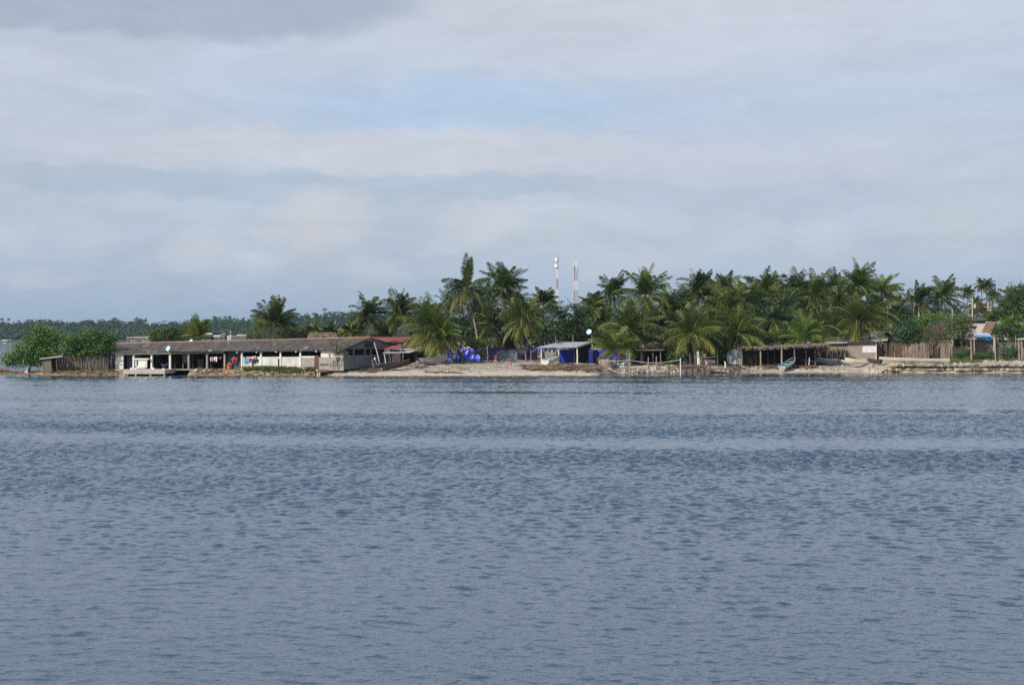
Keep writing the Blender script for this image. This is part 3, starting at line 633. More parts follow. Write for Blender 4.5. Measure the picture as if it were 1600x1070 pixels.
for px in (601, 609, 630):
    m = MB(); x = (px - 800) * 227.6 / F; m.tube([Vector((x, 227.6, CH - 25 * 227.6 / F)), Vector((x + rnd.uniform(-.15, .15), 227.6, gz(x, 227.6) - .2))], [.05, .06]); m.build('pole', 'pole_wood', t)
m = MB(); m.hexa([P(625, 571, 236), P(662, 571, 236), P(662, 549, 236), P(625, 549, 236)], [P(625, 571, 236.2), P(662, 571, 236.2), P(662, 549, 236.2), P(625, 549, 236.2)]); m.build('rear_wall', 'dark_board', t)
m = MB()
for k in range(4): m.box(P(613.5, 0, 229).x, P(623.5, 0, 229).x, 229, 229.5, 1.75 + k * .52, 1.80 + k * .52)
m.box(P(613.3, 0, 229).x, P(614, 0, 229).x, 229, 229.5, 1.2, 3.4); m.box(P(622.8, 0, 229).x, P(623.6, 0, 229).x, 229, 229.5, 1.2, 3.4)
sh = m.build('shelf', 'thatch_brown', t)
for k, (px, py) in enumerate(((617, 563), (619.5, 560.5), (620.5, 566), (616, 557))): m = MB(); m.box(P(px - .9, 0, 229).x, P(px + .9, 0, 229).x, 229.1, 229.4, CH - (py - HZ) * 229 / F, CH - (py - 3 - HZ) * 229 / F); m.build('packet', 'cloth_red', sh)
t = thing('plank_shack', 'black plank shack with a tilted white edged roof behind the beached boat', 'shack', at(668, 568))
m = MB()
for k in range(9):
    f0, f1 = k / 9, (k + 1) / 9; top = lambda f: (551.5 + (540 - 551.5) * f)
    q = [P(648, 571 + (top(0) - 571) * f0, 238), P(692, 571 + (540.5 - 571) * f0, 239), P(692, 571 + (540.5 - 571) * f1, 239), P(648, 571 + (top(0) - 571) * f1, 238)]
    m.hexa(q, [p + Vector((0, .06 + .02 * (k % 2), 0)) for p in q])
m.hexa([P(692, 571, 239), P(697, 571, 244), P(697, 541, 244), P(692, 540.5, 239)], [P(691.5, 571, 239.2), P(696.5, 571, 244), P(696.5, 541, 244), P(691.5, 540.5, 239.2)]); m.build('wall', 'dark_board', t)
m = MB()
for k in range(8):
    f0, f1 = k / 8, (k + 1) / 8; dz = rnd.uniform(-.06, .06); lo = lambda f: P(634 + 60 * f, 549.6 - 12.2 * f + dz, 237.4 + 1.4 * f); hi = lambda f: P(640 + 58 * f, 546 - 12 * f + dz, 243)
    slab4(m, [lo(f0), lo(f1), hi(f1), hi(f0)], .09)
m.build('roof', 'light_sheet', t)

# poles and drums near the gable
for (px0, py0, px1, py1, Y, lab) in ((584.5, 534.5, 594, 571, 225.5, 'tall pale pole leaning left against the house gable'), (600, 552.5, 602.5, 568, 226, 'short pole leaning beside the lean-to roof'),
                                     (581, 562, 583.5, 573, 222, 'leftmost short stake below the leaning pole'), (585.5, 560, 588.5, 571, 222.5, 'short white topped stake below the leaning pole'), (590, 563, 591.5, 571, 223, 'thin dark stake next to the leaning pole foot')):
    m = MB(); a = P(px0, py0, Y); b = P(px1, py1, Y); m.tube([a, a.lerp(b, .5) + Vector((.06, 0, 0)), b + (b - a) * .06], [.06, .075, .085]); tag(m.build('pole', 'pale_pole' if Y > 225 else 'pole_wood', loc=b), lab, 'pole')
m = MB(); c_ = at(601.5, 572); lathe(m, c_, [(.01, 0), (.26, 0), (.28, .45), (.26, .9), (.22, .95), (.01, .95)], 12); tag(m.build('water_drum', 'boat_grey', loc=c_, smooth=False), 'small grey drum with a pale lid beside the lean-to pole', 'drum')
m = MB(); c_ = P(585.8, 560.5, 222.5); lathe(m, c_ - Vector((0, 0, .2)), [(.01, 0), (.14, 0), (.16, .3), (.08, .4), (.01, .4)], 10); tag(m.build('jug', 'boat_white', loc=c_), 'white plastic jug hung on the stake below the gable', 'jug')

# ------------------------------------------------------------------ boats
def boat(name, label, stern, bow, beam, dep, hull, inner, group=None, rim=None, thwarts=2, sheer=.45, transom=True, thw=None, flare=.72):
    """open boat: stern and bow are keel points on the ground; loft of cross sections, inner skin, rim, thwarts"""
    s0, b0_ = Vector(stern), Vector(bow); ax = b0_ - s0; Lg = ax.length; ax.normalize(); sd_ = ax.cross(Vector((0, 0, 1))).normalized(); up = sd_.cross(ax).normalized()
    t = thing(name, label, 'boat', s0, group); NSec = 13
    def half(f): return beam * .5 * (min(1, (.80 if transom else .05) + f * (1.1 if transom else 4.2)) if f < .45 else max(.03, (1 - ((f - .45) / .55) ** 2.3)))
    def sec(f, ins=0.0):
        h = half(f) - ins; top = dep * (1 + sheer * max(0, (f - .35) / .65) ** 2 + (.12 * (1 - f * 3) if f < .33 else 0)); kz = dep * .55 * max(0, (f - .72) / .28) ** 2 + ins * 1.2
        c_ = s0 + ax * (Lg * f + (.35 * dep * max(0, (f - .8) / .2) if f > .8 else 0))
        return [c_ + sd_ * (k * h) + up * z for k, z in ((-1, top), (-flare * 1.15, kz + (top - kz) * .45), (-.55 * flare, kz + .05 * dep), (0, kz), (.55 * flare, kz + .05 * dep), (flare * 1.15, kz + (top - kz) * .45), (1, top))]
    fs = [k / (NSec - 1) for k in range(NSec)]; m = MB(); S = [sec(f) for f in fs]
    for a, b in zip(S[:-1], S[1:]):
        for j in range(6): m.poly([a[j], a[j + 1], b[j + 1], b[j]])
    m.poly(S[0][::-1]); h_ = m.build('hull', hull, t)
    m = MB(); I = [sec(f, .05) for f in fs]; 
    for a, b in zip(I[:-1], I[1:]):
        for j in range(6): m.poly([a[j + 1], a[j], b[j], b[j + 1]])
    m.poly([p + ax * .05 for p in I[0]]); m.build('inner_skin', inner, t)
    m = MB()
    for j in (0, 6): m.tube([s[j] + up * .01 for s in S], [.045] * NSec, 5)
    m.tube([S[0][0], S[0][6]], [.045, .045], 5); m.build('gunwale', rim or hull, t)
    for k in range(thwarts):
        f = .18 + .5 * k / max(1, thwarts - 1); h = half(f) - .03; c_ = s0 + ax * Lg * f + up * dep * .78; m = MB()
        q = [c_ - sd_ * h - ax * .14, c_ + sd_ * h - ax * .14, c_ + sd_ * h + ax * .14, c_ - sd_ * h + ax * .14]; m.hexa(q, [p + up * .05 for p in q]); m.build('thwart', thw or rim or hull, t)
    return t
boat('rowing_boat', 'white open boat drawn up the beach, bow raised beside the zinc shelter', at(852, 573) + Vector((0, -.2, .22)), at(868, 568.5) + Vector((.5, 1.2, .85)), 1.7, .75, 'boat_white', 'boat_grey', 'boats drawn up on the shore', thwarts=3)
boat('rowing_boat', 'turquoise lined boat hauled up at the water edge, bow raised high', at(1222, 581.3) + Vector((0, 0, .12)), at(1237, 573.5) + Vector((.7, .6, .75)), 1.55, .7, 'boat_lilac', 'boat_turquoise', 'boats drawn up on the shore', rim='boat_pale_teal', thwarts=3)
boat('rowing_boat', 'big grey boat with a teal rim lying behind the flared palm foot', at(652, 571.5) + Vector((0, .6, .1)), at(694, 570.5) + Vector((.2, 1.2, .35)), 1.9, 1.0, 'boat_lilac', 'boat_dark', 'boats drawn up on the shore', rim='boat_turquoise', thwarts=2, sheer=.55)
def sboat(pa, pb, py, lab, hull, inner, dep, rim=None, lift=0, dy=.8, th_=2, tr=True, thw=None, sheer=.35):
    a = at(pa, py); b = at(pb, py); b = Vector((b.x, a.y + dy, a.z + lift)); 
    return boat('rowing_boat', lab, a + Vector((0, -.3, .22)), b + Vector((0, -.3, .22)), 1.25, dep, hull, inner, 'boats drawn up on the shore', rim, th_, sheer, tr, thw)
sboat(1279, 1254.5, 571, 'dark blue boat with a pale bow, leftmost of the row below the picket fence', 'boat_dark', 'boat_grey', .55, 'boat_grey', .05)
sboat(1308, 1279, 570.5, 'pale grey boat in the row below the picket fence', 'boat_grey', 'boat_grey', .78, 'boat_white', .05, thw='boat_white')
sboat(1326, 1309, 571, 'short greenish grey boat between the pale grey and cream boats', 'boat_pale_teal', 'boat_grey', .6, 'boat_white', .02, dy=1.6)
sboat(1352, 1314, 571, 'cream boat in front of the pinkish plank shed', 'boat_cream', 'boat_cream', .75, 'boat_grey', .08)
sboat(1376, 1346, 570.6, 'dark weathered wooden boat beneath the plank shed corner', 'boat_brown', 'boat_brown', .62, 'boat_dark', .05, dy=1.5, th_=1)
sboat(1482, 1375.5, 569.3, 'very long pale canoe lying along the stick fence', 'boat_cream', 'boat_cream', .58, 'boat_white', .25, dy=1.0, th_=4, sheer=.25)
boat('dugout_canoe', 'long dark canoe lying on the beach before the house gable', at(566, 577.5), at(618, 575) + Vector((0, .8, .30)), .95, .5, 'boat_dark', 'boat_brown', 'dugouts before the gable', thwarts=2, transom=False, sheer=.5)
boat('dugout_canoe', 'brown weathered canoe with a raised bow beside the gravel heap', at(598, 580), at(639, 577.5) + Vector((0, .8, .72)), 1.05, .55, 'boat_brown', 'boat_brown', 'dugouts before the gable', thwarts=2, transom=False, sheer=.7)
boat('dugout_canoe', 'grey plank canoe behind the long dark one', at(548, 576.6), at(600, 574.2) + Vector((0, 1.5, .15)), .9, .42, 'boat_grey', 'boat_grey', 'dugouts before the gable', thwarts=1, transom=False, sheer=.3)
for nm, px, py, w, h, lab in (('concrete_block', 546.5, 578.2, 4, 3.2, 'pale concrete block at the left end of the beached canoes'), ('concrete_block', 565, 577, 3.4, 2.6, 'white block under the grey plank canoe'), ('float', 1316, 572, 2.2, 2.4, 'small white float wedged between the beached boats'),
                          ('basin', 884, 572.5, 3, 1.8, 'white basin lying on the drift heap'), ('tub', 913, 571.5, 3.2, 2, 'white tub right of the shelter'), ('crate', 932.5, 574, 4.5, 4.2, 'white crate beside the round plank pen'), ('stone_block', 1393, 575.5, 3, 4.5, 'white block on the end of the rock ledge')):
    p = at(px, py); s = p.y / F; m = MB(); q = [(-.5, 0), (.5, 0), (.42, 1), (-.46, .95)]
    m.hexa([Vector((p.x + a * w * s, p.y, p.z + b * h * s)) for a, b in q], [Vector((p.x + a * w * s + .05, p.y + w * s * .6, p.z + b * h * s * .96)) for a, b in q]); tag(m.build(nm, 'boat_white', loc=p), lab, nm.replace('_', ' '))

# ------------------------------------------------------------------ middle of the beach
def cloth_sheet(name, pa, pb, ta, tb, ba, bb, Y0, Y1, mt_, label, cat, seed=0, amp=.10, loc=None):
    """hung sheet: a rumpled double-sided skin"""
    r = random.Random(seed); nu, nv = 22, 10; m = MB(); f = []; ph = [r.uniform(0, 6) for _ in range(6)]
    for j in range(nv + 1):
        for i in range(nu + 1):
            a, b = i / nu, j / nv; px = pa + (pb - pa) * a; Y = Y0 + (Y1 - Y0) * a; t = ta + (tb - ta) * a; bo = ba + (bb - ba) * a
            sag = .8 * math.sin(a * math.pi * 3 + ph[0]) * (1 - b)
            d = amp * (math.sin(a * 17 + ph[1] + b * 2) + .7 * math.sin(a * 31 + b * 7 + ph[2]) + .8 * math.sin(b * 9 + a * 5 + ph[3]))
            p = P(px, t + sag + (bo - t - sag) * b, Y); p.y += d; f.append(p)
    m.v = [tuple(p) for p in f] + [(p.x, p.y + .03, p.z) for p in f]; n = len(f)
    for j in range(nv):
        for i in range(nu):
            a = j * (nu + 1) + i; q = (a, a + nu + 1, a + nu + 2, a + 1); m.f += [q, tuple(n + k for k in q[::-1])]; m.m += [0, 0]
    o = m.build(name, mt_, loc=loc or f[n // 2], smooth=True); return tag(o, label, cat)
cloth_sheet('tarpaulin', 689, 722, 546.5, 545, 568, 567.5, 245.5, 246, 'blue_tarp', 'bright blue tarpaulin fence left of the bare forked tree', 'tarpaulin', 1)
cloth_sheet('tarpaulin', 723, 751, 544.5, 543.5, 567.5, 567.5, 246.2, 246.8, 'blue_tarp', 'bright blue tarpaulin fence under the spreading green shrub', 'tarpaulin', 2)
cloth_sheet('tarpaulin', 751, 838, 543, 543, 567, 567, 250, 250, 'shaded_blue_tarp', 'blue tarpaulin coloured dark for deep shade behind the grey screen', 'tarpaulin', 3, .1)
t = thing('rail_fence', 'dark low rail fence in front of the bright blue tarpaulins', 'fence', at(730, 568.6))
for px in (706, 713, 726, 741.5, 750): m = MB(); p = on(px, 239.5); m.tube([p - Vector((0, 0, .2)), p + Vector((rnd.uniform(-.1, .1), 0, rnd.uniform(1.0, 1.6)))], [.07, .05]); m.build('post', 'stick_dark', t)
for py in (562.3, 564.8): m = MB(); m.tube([P(704, py, 239.4), P(727, py + .6, 239.4), P(752, py, 239.4)], [.05] * 3); m.build('rail', 'stick_dark', t)
t = thing('grey_screen', 'grey cloth screen between pale posts under drooping palm fronds', 'screen', at(791, 568.5))
cl = cloth_sheet('cloth', 776.5, 808, 550, 549, 568, 568, 242, 242, 'blue_grey_wall', None, None, 6, .06); del_ = wloc(t); cl.parent = t; cl.location = cl.location - del_
for pa, pb, pt in ((776.2, 777, 552), (806.5, 808.6, 549.5)): m = MB(); a = P(pa, pt, 241.7); b = on(pb, 241.7); m.tube([a, b - Vector((0, 0, .2))], [.06, .07]); m.build('post', 'pole_wood', t)
m = MB(); m.tube([P(776, 550, 241.8), P(786, 548.4, 241.8), P(800, 547.8, 241.8), P(806.6, 549.4, 241.8)], [.05] * 4); m.build('top_rail', 'pole_wood', t)
p = at(797, 569); m = MB(); lathe(m, p, [(.01, 0), (.3, 0), (.36, .12), (.2, .26), (.01, .28)], 10); tag(m.build('basin', 'orange_plastic', loc=p), 'upturned orange basin on the sand before the grey screen', 'basin')
for px, pt, pb, Y, lab, r_ in ((762, 541, 569.5, 237.2, 'pole with a dark band rising from the sand beside the green shrub', .09), (749, 580, 588, 218.4, 'short stake at the waterline below the fallen log', .07), (829.5, 545, 569, 238.6, 'slim crooked pole beside the drooping palm trunk', .06)):
    b = P(px, pb, Y); m = MB(); a = P(px - .6, pt, Y); m.tube([a, a.lerp(b, .5) + Vector((.05, 0, 0)), b - Vector((0, 0, .3))], [r_ * .8, r_, r_]); tag(m.build('pole', 'pole_wood', loc=b), lab, 'pole')
m = MB(); a, b = P(829, 551.5, 236.4), P(841.5, 541.5, 236); m.bar(a, b, .03); tag(m.build('guy_rope', 'rope', loc=a), 'pale stay rope slanting from the zinc shelter eave', 'rope')
# bare forked tree before the tarpaulin
t = thing('bare_tree', 'dead forked tree with a long slanting limb before the blue tarpaulin', 'tree', at(722, 568.5)); Yt = 239.8
m = MB(); b = wloc(t); m.tube([b - Vector((0, 0, .2)), P(721, 557, Yt), P(718.5, 551.5, Yt)], [.42, .34, .28], 7); m.build('trunk', 'bark', t)
m = MB()
for pts, r0_ in (([(718.5, 552), (711, 545.5), (703, 538), (698, 532)], .17), ([(719.5, 551), (716, 545), (713, 539)], .10), ([(719, 551.8), (726, 549.5), (731, 545.5), (736.5, 544.6)], .15), ([(711, 545.5), (714, 540)], .08), ([(718, 553), (710, 552.5), (704, 554)], .09)):
    q = [P(x, y, Yt) for x, y in pts]; m.tube(q, [r0_ * (1 - .55 * k / (len(q) - 1)) for k in range(len(q))], 6)
m.build('limbs', 'bark', t)
t = thing('cream_house', 'sunlit cream plastered house glimpsed above the blue tarpaulin', 'house', on(715, 262)); Yh = 262
m = MB(); m.box(P(702, 0, Yh).x, P(735, 0, Yh).x, Yh, Yh + 6, 1.5, CH - (530 - HZ) * Yh / F); m.build('wall', 'cream_wall', t)
m = MB(); slab4(m, [P(700, 530, Yh - .5), P(737, 529.5, Yh - .5), P(737, 525, Yh + 6.5), P(700, 526, Yh + 6.5)]); m.build('roof', 'roof_sheet', t)
m = MB(); m.box(P(718, 0, Yh).x, P(722, 0, Yh).x, Yh - .05, Yh + .05, 3.2, 4.6); m.build('window', 'dark_interior', t)

# zinc shelter with blue walls
t = thing('zinc_shelter', 'open beach shelter with a zinc mono-pitch roof on pale posts and blue walls', 'shelter', at(873, 568.3))
fl, fr, br, bl = P(842.5, 542, 236), P(902, 541.4, 236), P(926.5, 533.8, 242), P(869, 534.8, 242)
m = MB(); n = 14
for k in range(n):
    a, b = k / n, (k + 1) / n; dz = Vector((0, 0, .02 * (k % 2))); q = [fl.lerp(fr, a) + dz, fl.lerp(fr, b) + dz, bl.lerp(br, b) + dz, bl.lerp(br, a) + dz]; m.hexa([p - Vector((0, 0, .05)) for p in q], q)
m.build('roof', 'zinc_sheet', t)
m = MB(); q = [fl, fr]; m.hexa([fl + Vector((0, -.04, -.16)), fr + Vector((0, -.04, -.16)), fr + Vector((0, -.04, .03)), fl + Vector((0, -.04, .03))], [fl + Vector((0, 0, -.16)), fr + Vector((0, 0, -.16)), fr + Vector((0, 0, .03)), fl + Vector((0, 0, .03))])
m.hexa([fr + Vector((.0, 0, -.24)), br + Vector((0, 0, -.3)), br + Vector((0, 0, -.06)), fr + Vector((0, 0, -.06))], [p + Vector((.05, .02, 0)) for p in (fr + Vector((0, 0, -.24)), br + Vector((0, 0, -.3)), br + Vector((0, 0, -.06)), fr + Vector((0, 0, -.06)))]); m.build('eave_board', 'zinc_sheet', t)
for px, pt, r_ in ((845.8, 543, .11), (873, 542.5, .10), (902, 542, .13)):
    m = MB(); b = on(px, 236.4); m.tube([P(px - .4, pt, 236.3), P(px + .3, 556, 236.4), b - Vector((0, 0, .2))], [r_ * .9, r_, r_]); m.build('post', 'pale_pole', t)
m = MB(); b = on(897, 239); m.tube([P(897.6, 551, 239), b], [.07, .08]); m.build('short_post', 'pole_wood', t)
m = MB(); q = [P(872, 568, 241.5), P(899, 568, 241.5), P(899, 546, 241.5), P(872, 546, 241.5)]; m.hexa(q, [p + Vector((0, .12, 0)) for p in q]); m.build('blue_wall', 'blue_wall', t)
m = MB(); q = [P(899, 568, 241.4), P(921, 568, 241.4), P(921, 538, 241.4), P(899, 541, 241.4)]; m.hexa(q, [p + Vector((0, .1, 0)) for p in q]); m.build('dark_wall', 'dark_board', t)
m = MB(); q = [P(920, 567.5, 240.4), P(925.6, 567.5, 240.4), P(925.6, 546, 240.4), P(920, 546, 240.4)]; m.hexa(q, [p + Vector((0, .5, 0)) for p in q]); m.build('blue_corner_post', 'blue_tarp', t)
for a in ((841.5, 543, 550, 2.2, 'cloth_blue', 'blue cloth hanging outside the first shelter post'), (849.3, 543.2, 550.5, 3, 'cloth_blue', 'bright blue shirt left of the pair under the shelter roof'), (852.5, 543, 548.5, 2, 'cloth_navy', 'dark blue cloth between two brighter blue shirts'),
          (859.5, 543.6, 551, 2.6, 'cloth_blue', 'narrow blue shirt near the middle of the shelter line'), (865.5, 543.4, 550.4, 4.6, 'cloth_blue', 'broad blue towel at the right of the shelter line')):
    garment(*a, G4, 0, 237)
t = thing('blue_fence', 'deep blue painted board fence right of the zinc shelter', 'fence', at(944, 566.5))
m = MB()
for k in range(12):
    a, b = 925.8 + 3.3 * k, 925.8 + 3.3 * (k + 1) - .06; y = .03 * (k % 2); q = [P(a, 567.5, 242 + y), P(b, 567.5, 242 + y), P(b, 546.4, 242 + y), P(a, 546.2, 242 + y)]; m.hexa(q, [p + Vector((0, .06, 0)) for p in q])
m.build('boards', 'blue_wall', t)
t = thing('concrete_hut', 'small grey concrete hut with a dark window behind the blue fence', 'hut', on(937, 246))
m = MB(); q = [(926, 947)]; m.box(P(926.4, 0, 246).x, P(952, 0, 246).x, 246, 250, 1.5, CH - (537 - HZ) * 246 / F); m.build('wall', 'beige_wall', t)
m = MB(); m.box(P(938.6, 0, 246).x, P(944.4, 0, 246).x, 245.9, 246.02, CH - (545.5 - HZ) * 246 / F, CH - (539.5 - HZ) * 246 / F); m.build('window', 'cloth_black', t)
m = MB(); slab4(m, [P(924, 537, 245.3), P(954, 536.6, 245.3), P(954, 533.5, 250.5), P(924, 533.9, 250.5)]); m.build('roof', 'dark_board', t)
for px, pt, Y, lab in ((895.5, 523, 250, 'forked pale trunk post rising behind the zinc roof'), (868.5, 523, 252, 'thin grey post rising behind the left of the zinc roof')):
    b = on(px, Y); m = MB(); m.tube([b, P(px, 533, Y), P(px - .2, pt, Y)], [.16, .14, .10]); tag(m.build('tree_post', 'trunk', loc=b), lab, 'post')

# round plank pen, stone bank, rope on posts
t = thing('plank_pen', 'round pen of weathered upright planks at the end of the stone bank', 'pen', P(947, 580, 231)); c_ = wloc(t); rad = 1.15; m = MB()
for k in range(26):
    a = 2 * math.pi * k / 26; h = 2.0 + rnd.uniform(-.25, .25); p = Vector((c_.x + rad * math.cos(a), c_.y + rad * math.sin(a) + .3, .25)); tt = Vector((-math.sin(a), math.cos(a), 0)) * .125; nn_ = Vector((math.cos(a), math.sin(a), 0)) * .04
    m.hexa([p - tt, p + tt, p + tt + Vector((0, 0, h)), p - tt + Vector((0, 0, h * .97))], [q + nn_ for q in (p - tt, p + tt, p + tt + Vector((0, 0, h)), p - tt + Vector((0, 0, h * .97)))])
m.build('planks', 'pink_board', t)
m = MB(); m.tube([Vector((c_.x + (rad + .09) * math.cos(a), c_.y + .3 + (rad + .09) * math.sin(a), 1.95)) for a in np.linspace(0, 2 * math.pi, 20)], [.05] * 20, 5); m.build('hoop', 'rope', t)
m = MB()
for k in range(13): x = c_.x - 1.0 + k * .27; b = Vector((x, c_.y + 1.4 + rnd.uniform(0, .8), 1.4)); m.tube([b, b + Vector((rnd.uniform(-.15, .15), 0, 1.2 + rnd.uniform(-.2, .35)))], [.05, .03], 5)
m.build('brushwood_top', 'stick', t)
posts = [(938.5, 561.5, 581, 230.4, 'pole_wood'), (961, 554, 570, 237.5, 'pale_pole'), (984, 552.5, 585.5, 229.6, 'pole_wood'), (1013, 557.5, 584, 230.4, 'pole_wood'), (1025.7, 556.6, 584, 230.4, 'pole_wood'), (1050, 561.5, 584.5, 230.8, 'stick'), (1040, 575, 584.5, 230.6, 'stick'), (1063.4, 559.5, 587.4, 229.0, 'pale_pole')]
plab = ['thick end post of the rope line beside the round pen', 'short pale post above the brush bank near the round pen', 'tall grey post carrying the rope over the stone bank', 'left of two paired grey posts in the stone bank', 'right of two paired grey posts in the stone bank', 'thin dark stake between the paired posts and the white post', 'lowest dark stake at the foot of the stone bank', 'white painted post with its foot in the water']
for (px, pt, pb, Y, mt_), lab in zip(posts, plab):
    a, b = P(px, pt, Y), P(px + rnd.uniform(-.5, .8), pb, Y); m = MB(); m.tube([a, a.lerp(b, .5), b - Vector((0, 0, .5))], [.09, .1, .11] if mt_ != 'stick' else [.05, .06, .06], 7); tag(m.build('wooden_post', mt_, loc=b), lab, 'post', 'posts along the stone bank')
pts = []
for (xa, ya), (xb, yb), sg in (((938.5, 562.5), (961, 564), 1), ((961, 564), (984, 562.6), .6), ((984, 562.6), (1063.4, 561.8), 5.2)):
    for t_ in np.linspace(0, 1, 11)[:-1]: pts.append(P(xa + (xb - xa) * t_, ya + (yb - ya) * t_ + sg * 4 * t_ * (1 - t_) * .9, 229.5))
pts.append(P(1063.4, 561.8, 228.9)); m = MB(); m.tube(pts, [.055] * len(pts), 5); tag(m.build('mooring_rope', 'rope', loc=pts[0]), 'thick pale rope sagging from post to post above the stone bank', 'rope')
m = MB(); q = [P(979, 572.5, 232.5), P(984.6, 572.5, 232.5), P(984.6, 551.5, 232.5), P(978, 551.2, 232.5)]; m.hexa(q, [p + Vector((0, .1, 0)) for p in q]); o = m.build('board', 'grey_board', loc=q[0]); tag(o, 'upright grey board panel next to the tall rope post', 'board')
m = MB(); q = [P(967, 570, 236), P(978, 570, 236), P(978, 552.6, 236), P(968, 553.4, 236)]; m.hexa(q, [p + Vector((0, .1, 0)) for p in q]); o = m.build('board', 'grey_board', loc=q[0]); tag(o, 'lower grey board panel behind the small arching palm', 'board')
cloth_sheet('fishing_net', 958, 978, 567, 567, 572.5, 573, 234, 234, 'boat_pale_teal', 'greenish net heap draped on the bank beside the pen', 'net', 9, .15)
# dark shack under palms with pole roof
t = thing('pole_shack', 'dark open shack with a thin pole roof behind the rope line', 'shack', at(1015, 571))
m = MB(); q = [P(984, 572, 243), P(1062, 572, 243), P(1062, 546, 243), P(984, 546, 243)]; m.hexa(q, [p + Vector((0, .15, 0)) for p in q]); m.build('rear_wall', 'dark_board', t)
m = MB(); slab4(m, [P(982, 548.2, 237.5), P(1036, 547, 237.5), P(1042, 545, 244), P(986, 546, 244)], .1); m.build('roof', 'dark_board', t)
for px in (1001.8, 1020, 1032): m = MB(); b = on(px + .6, 237.8); m.tube([P(px, 547.6, 237.8), b - Vector((0, 0, .2))], [.07, .08]); m.build('post', 'pole_wood', t)
m = MB(); m.tube([P(980, 548.2, 237.2), P(1000, 547.4, 237.2), P(1038, 546.6, 237.2)], [.06, .06, .05]); m.build('roof_pole', 'pole_wood', t)
m = MB(); m.box(P(1000, 0, 240).x, P(1006, 0, 240).x, 240, 240.4, 1.5, CH - (538.5 - HZ) * 240 / F); m.build('pillar', 'grey_concrete', t)
m = MB(); m.box(P(999.5, 0, 239.5).x, P(1006, 0, 239.5).x, 239.5, 239.9, CH - (546 - HZ) * 239.5 / F, CH - (539 - HZ) * 239.5 / F); m.build('tin_box', 'light_sheet', t)
t = thing('thatched_shack', 'brown thatched shack roof half hidden behind fronds and olive leaves', 'shack', on(1028, 250))
m = MB(); slab4(m, [P(1006, 547, 248), P(1066, 546, 248), P(1058, 534, 252), P(1008, 534.5, 252)], .25); m.build('roof', 'thatch', t)
m = MB(); m.box(P(1008, 0, 249).x, P(1062, 0, 249).x, 249, 252, 1.4, 3.9); m.build('wall', 'dark_board', t)

# retaining box, jetty, posts
t = thing('plank_quay', 'dark plank quay with a flat brown top beside the white post', 'quay', P(1085, 583.5, 231.4)); x0, x1 = P(1060, 0, 231.4).x, P(1111.5, 0, 231.4).x; zt_ = CH - (572.8 - HZ) * 231.4 / F
m = MB(); m.hexa([(x0, 231.4, zt_ - .16), (x1, 231.4, zt_ + .12), (x1, 231.4, zt_ + .24), (x0, 231.4, zt_)], [(x0, 235.5, zt_ - .02), (x1, 235.5, zt_ + .16), (x1, 235.5, zt_ + .3), (x0, 235.5, zt_ + .14)]); m.build('deck', 'driftwood', t)
m = MB()
for k in range(4): m.box(x0 + .3, x1 - .1, 231.6 + .02 * (k % 2), 231.75, -.2 + .3 * k, .085 + .3 * k)
m.build('plank_face', 'weathered_board', t)
for k in range(6): x = x0 + .2 + (x1 - x0 - .4) * k / 5; m = MB(); m.box(x - .09, x + .09, 231.45, 231.6, -.6, zt_ + .05); m.build('post', 'driftwood', t)
m = MB(); m.bar(P(1082, 583, 231.2), P(1091.5, 574, 231.2), .05); m.build('brace', 'pole_wood', t)
t = thing('small_jetty', 'small wooden jetty standing on short posts right of the plank quay', 'jetty', P(1122, 583, 231)); x0, x1 = P(1107.5, 0, 231).x, P(1140, 0, 231).x; zt_ = CH - (575.2 - HZ) * 231 / F
m = MB()
for k in range(10): a = x0 + (x1 - x0) * k / 10; m.box(a, a + (x1 - x0) / 10 - .04, 231, 233.6, zt_ - .1 + .02 * (k % 2), zt_ + .02 * (k % 2))
m.build('deck', 'pole_wood', t)
for px in (1108.7, 1126.4, 1134.2, 1139.5): m = MB(); x = P(px, 0, 231).x; m.tube([(x, 231.1, zt_ - .1), (x, 231.1, -.7)], [.1, .1]); m.build('post', 'driftwood', t)
m = MB(); m.box(x0 + .1, x1 - .1, 231.15, 231.25, zt_ - .32, zt_ - .12); m.build('beam', 'pole_wood', t)
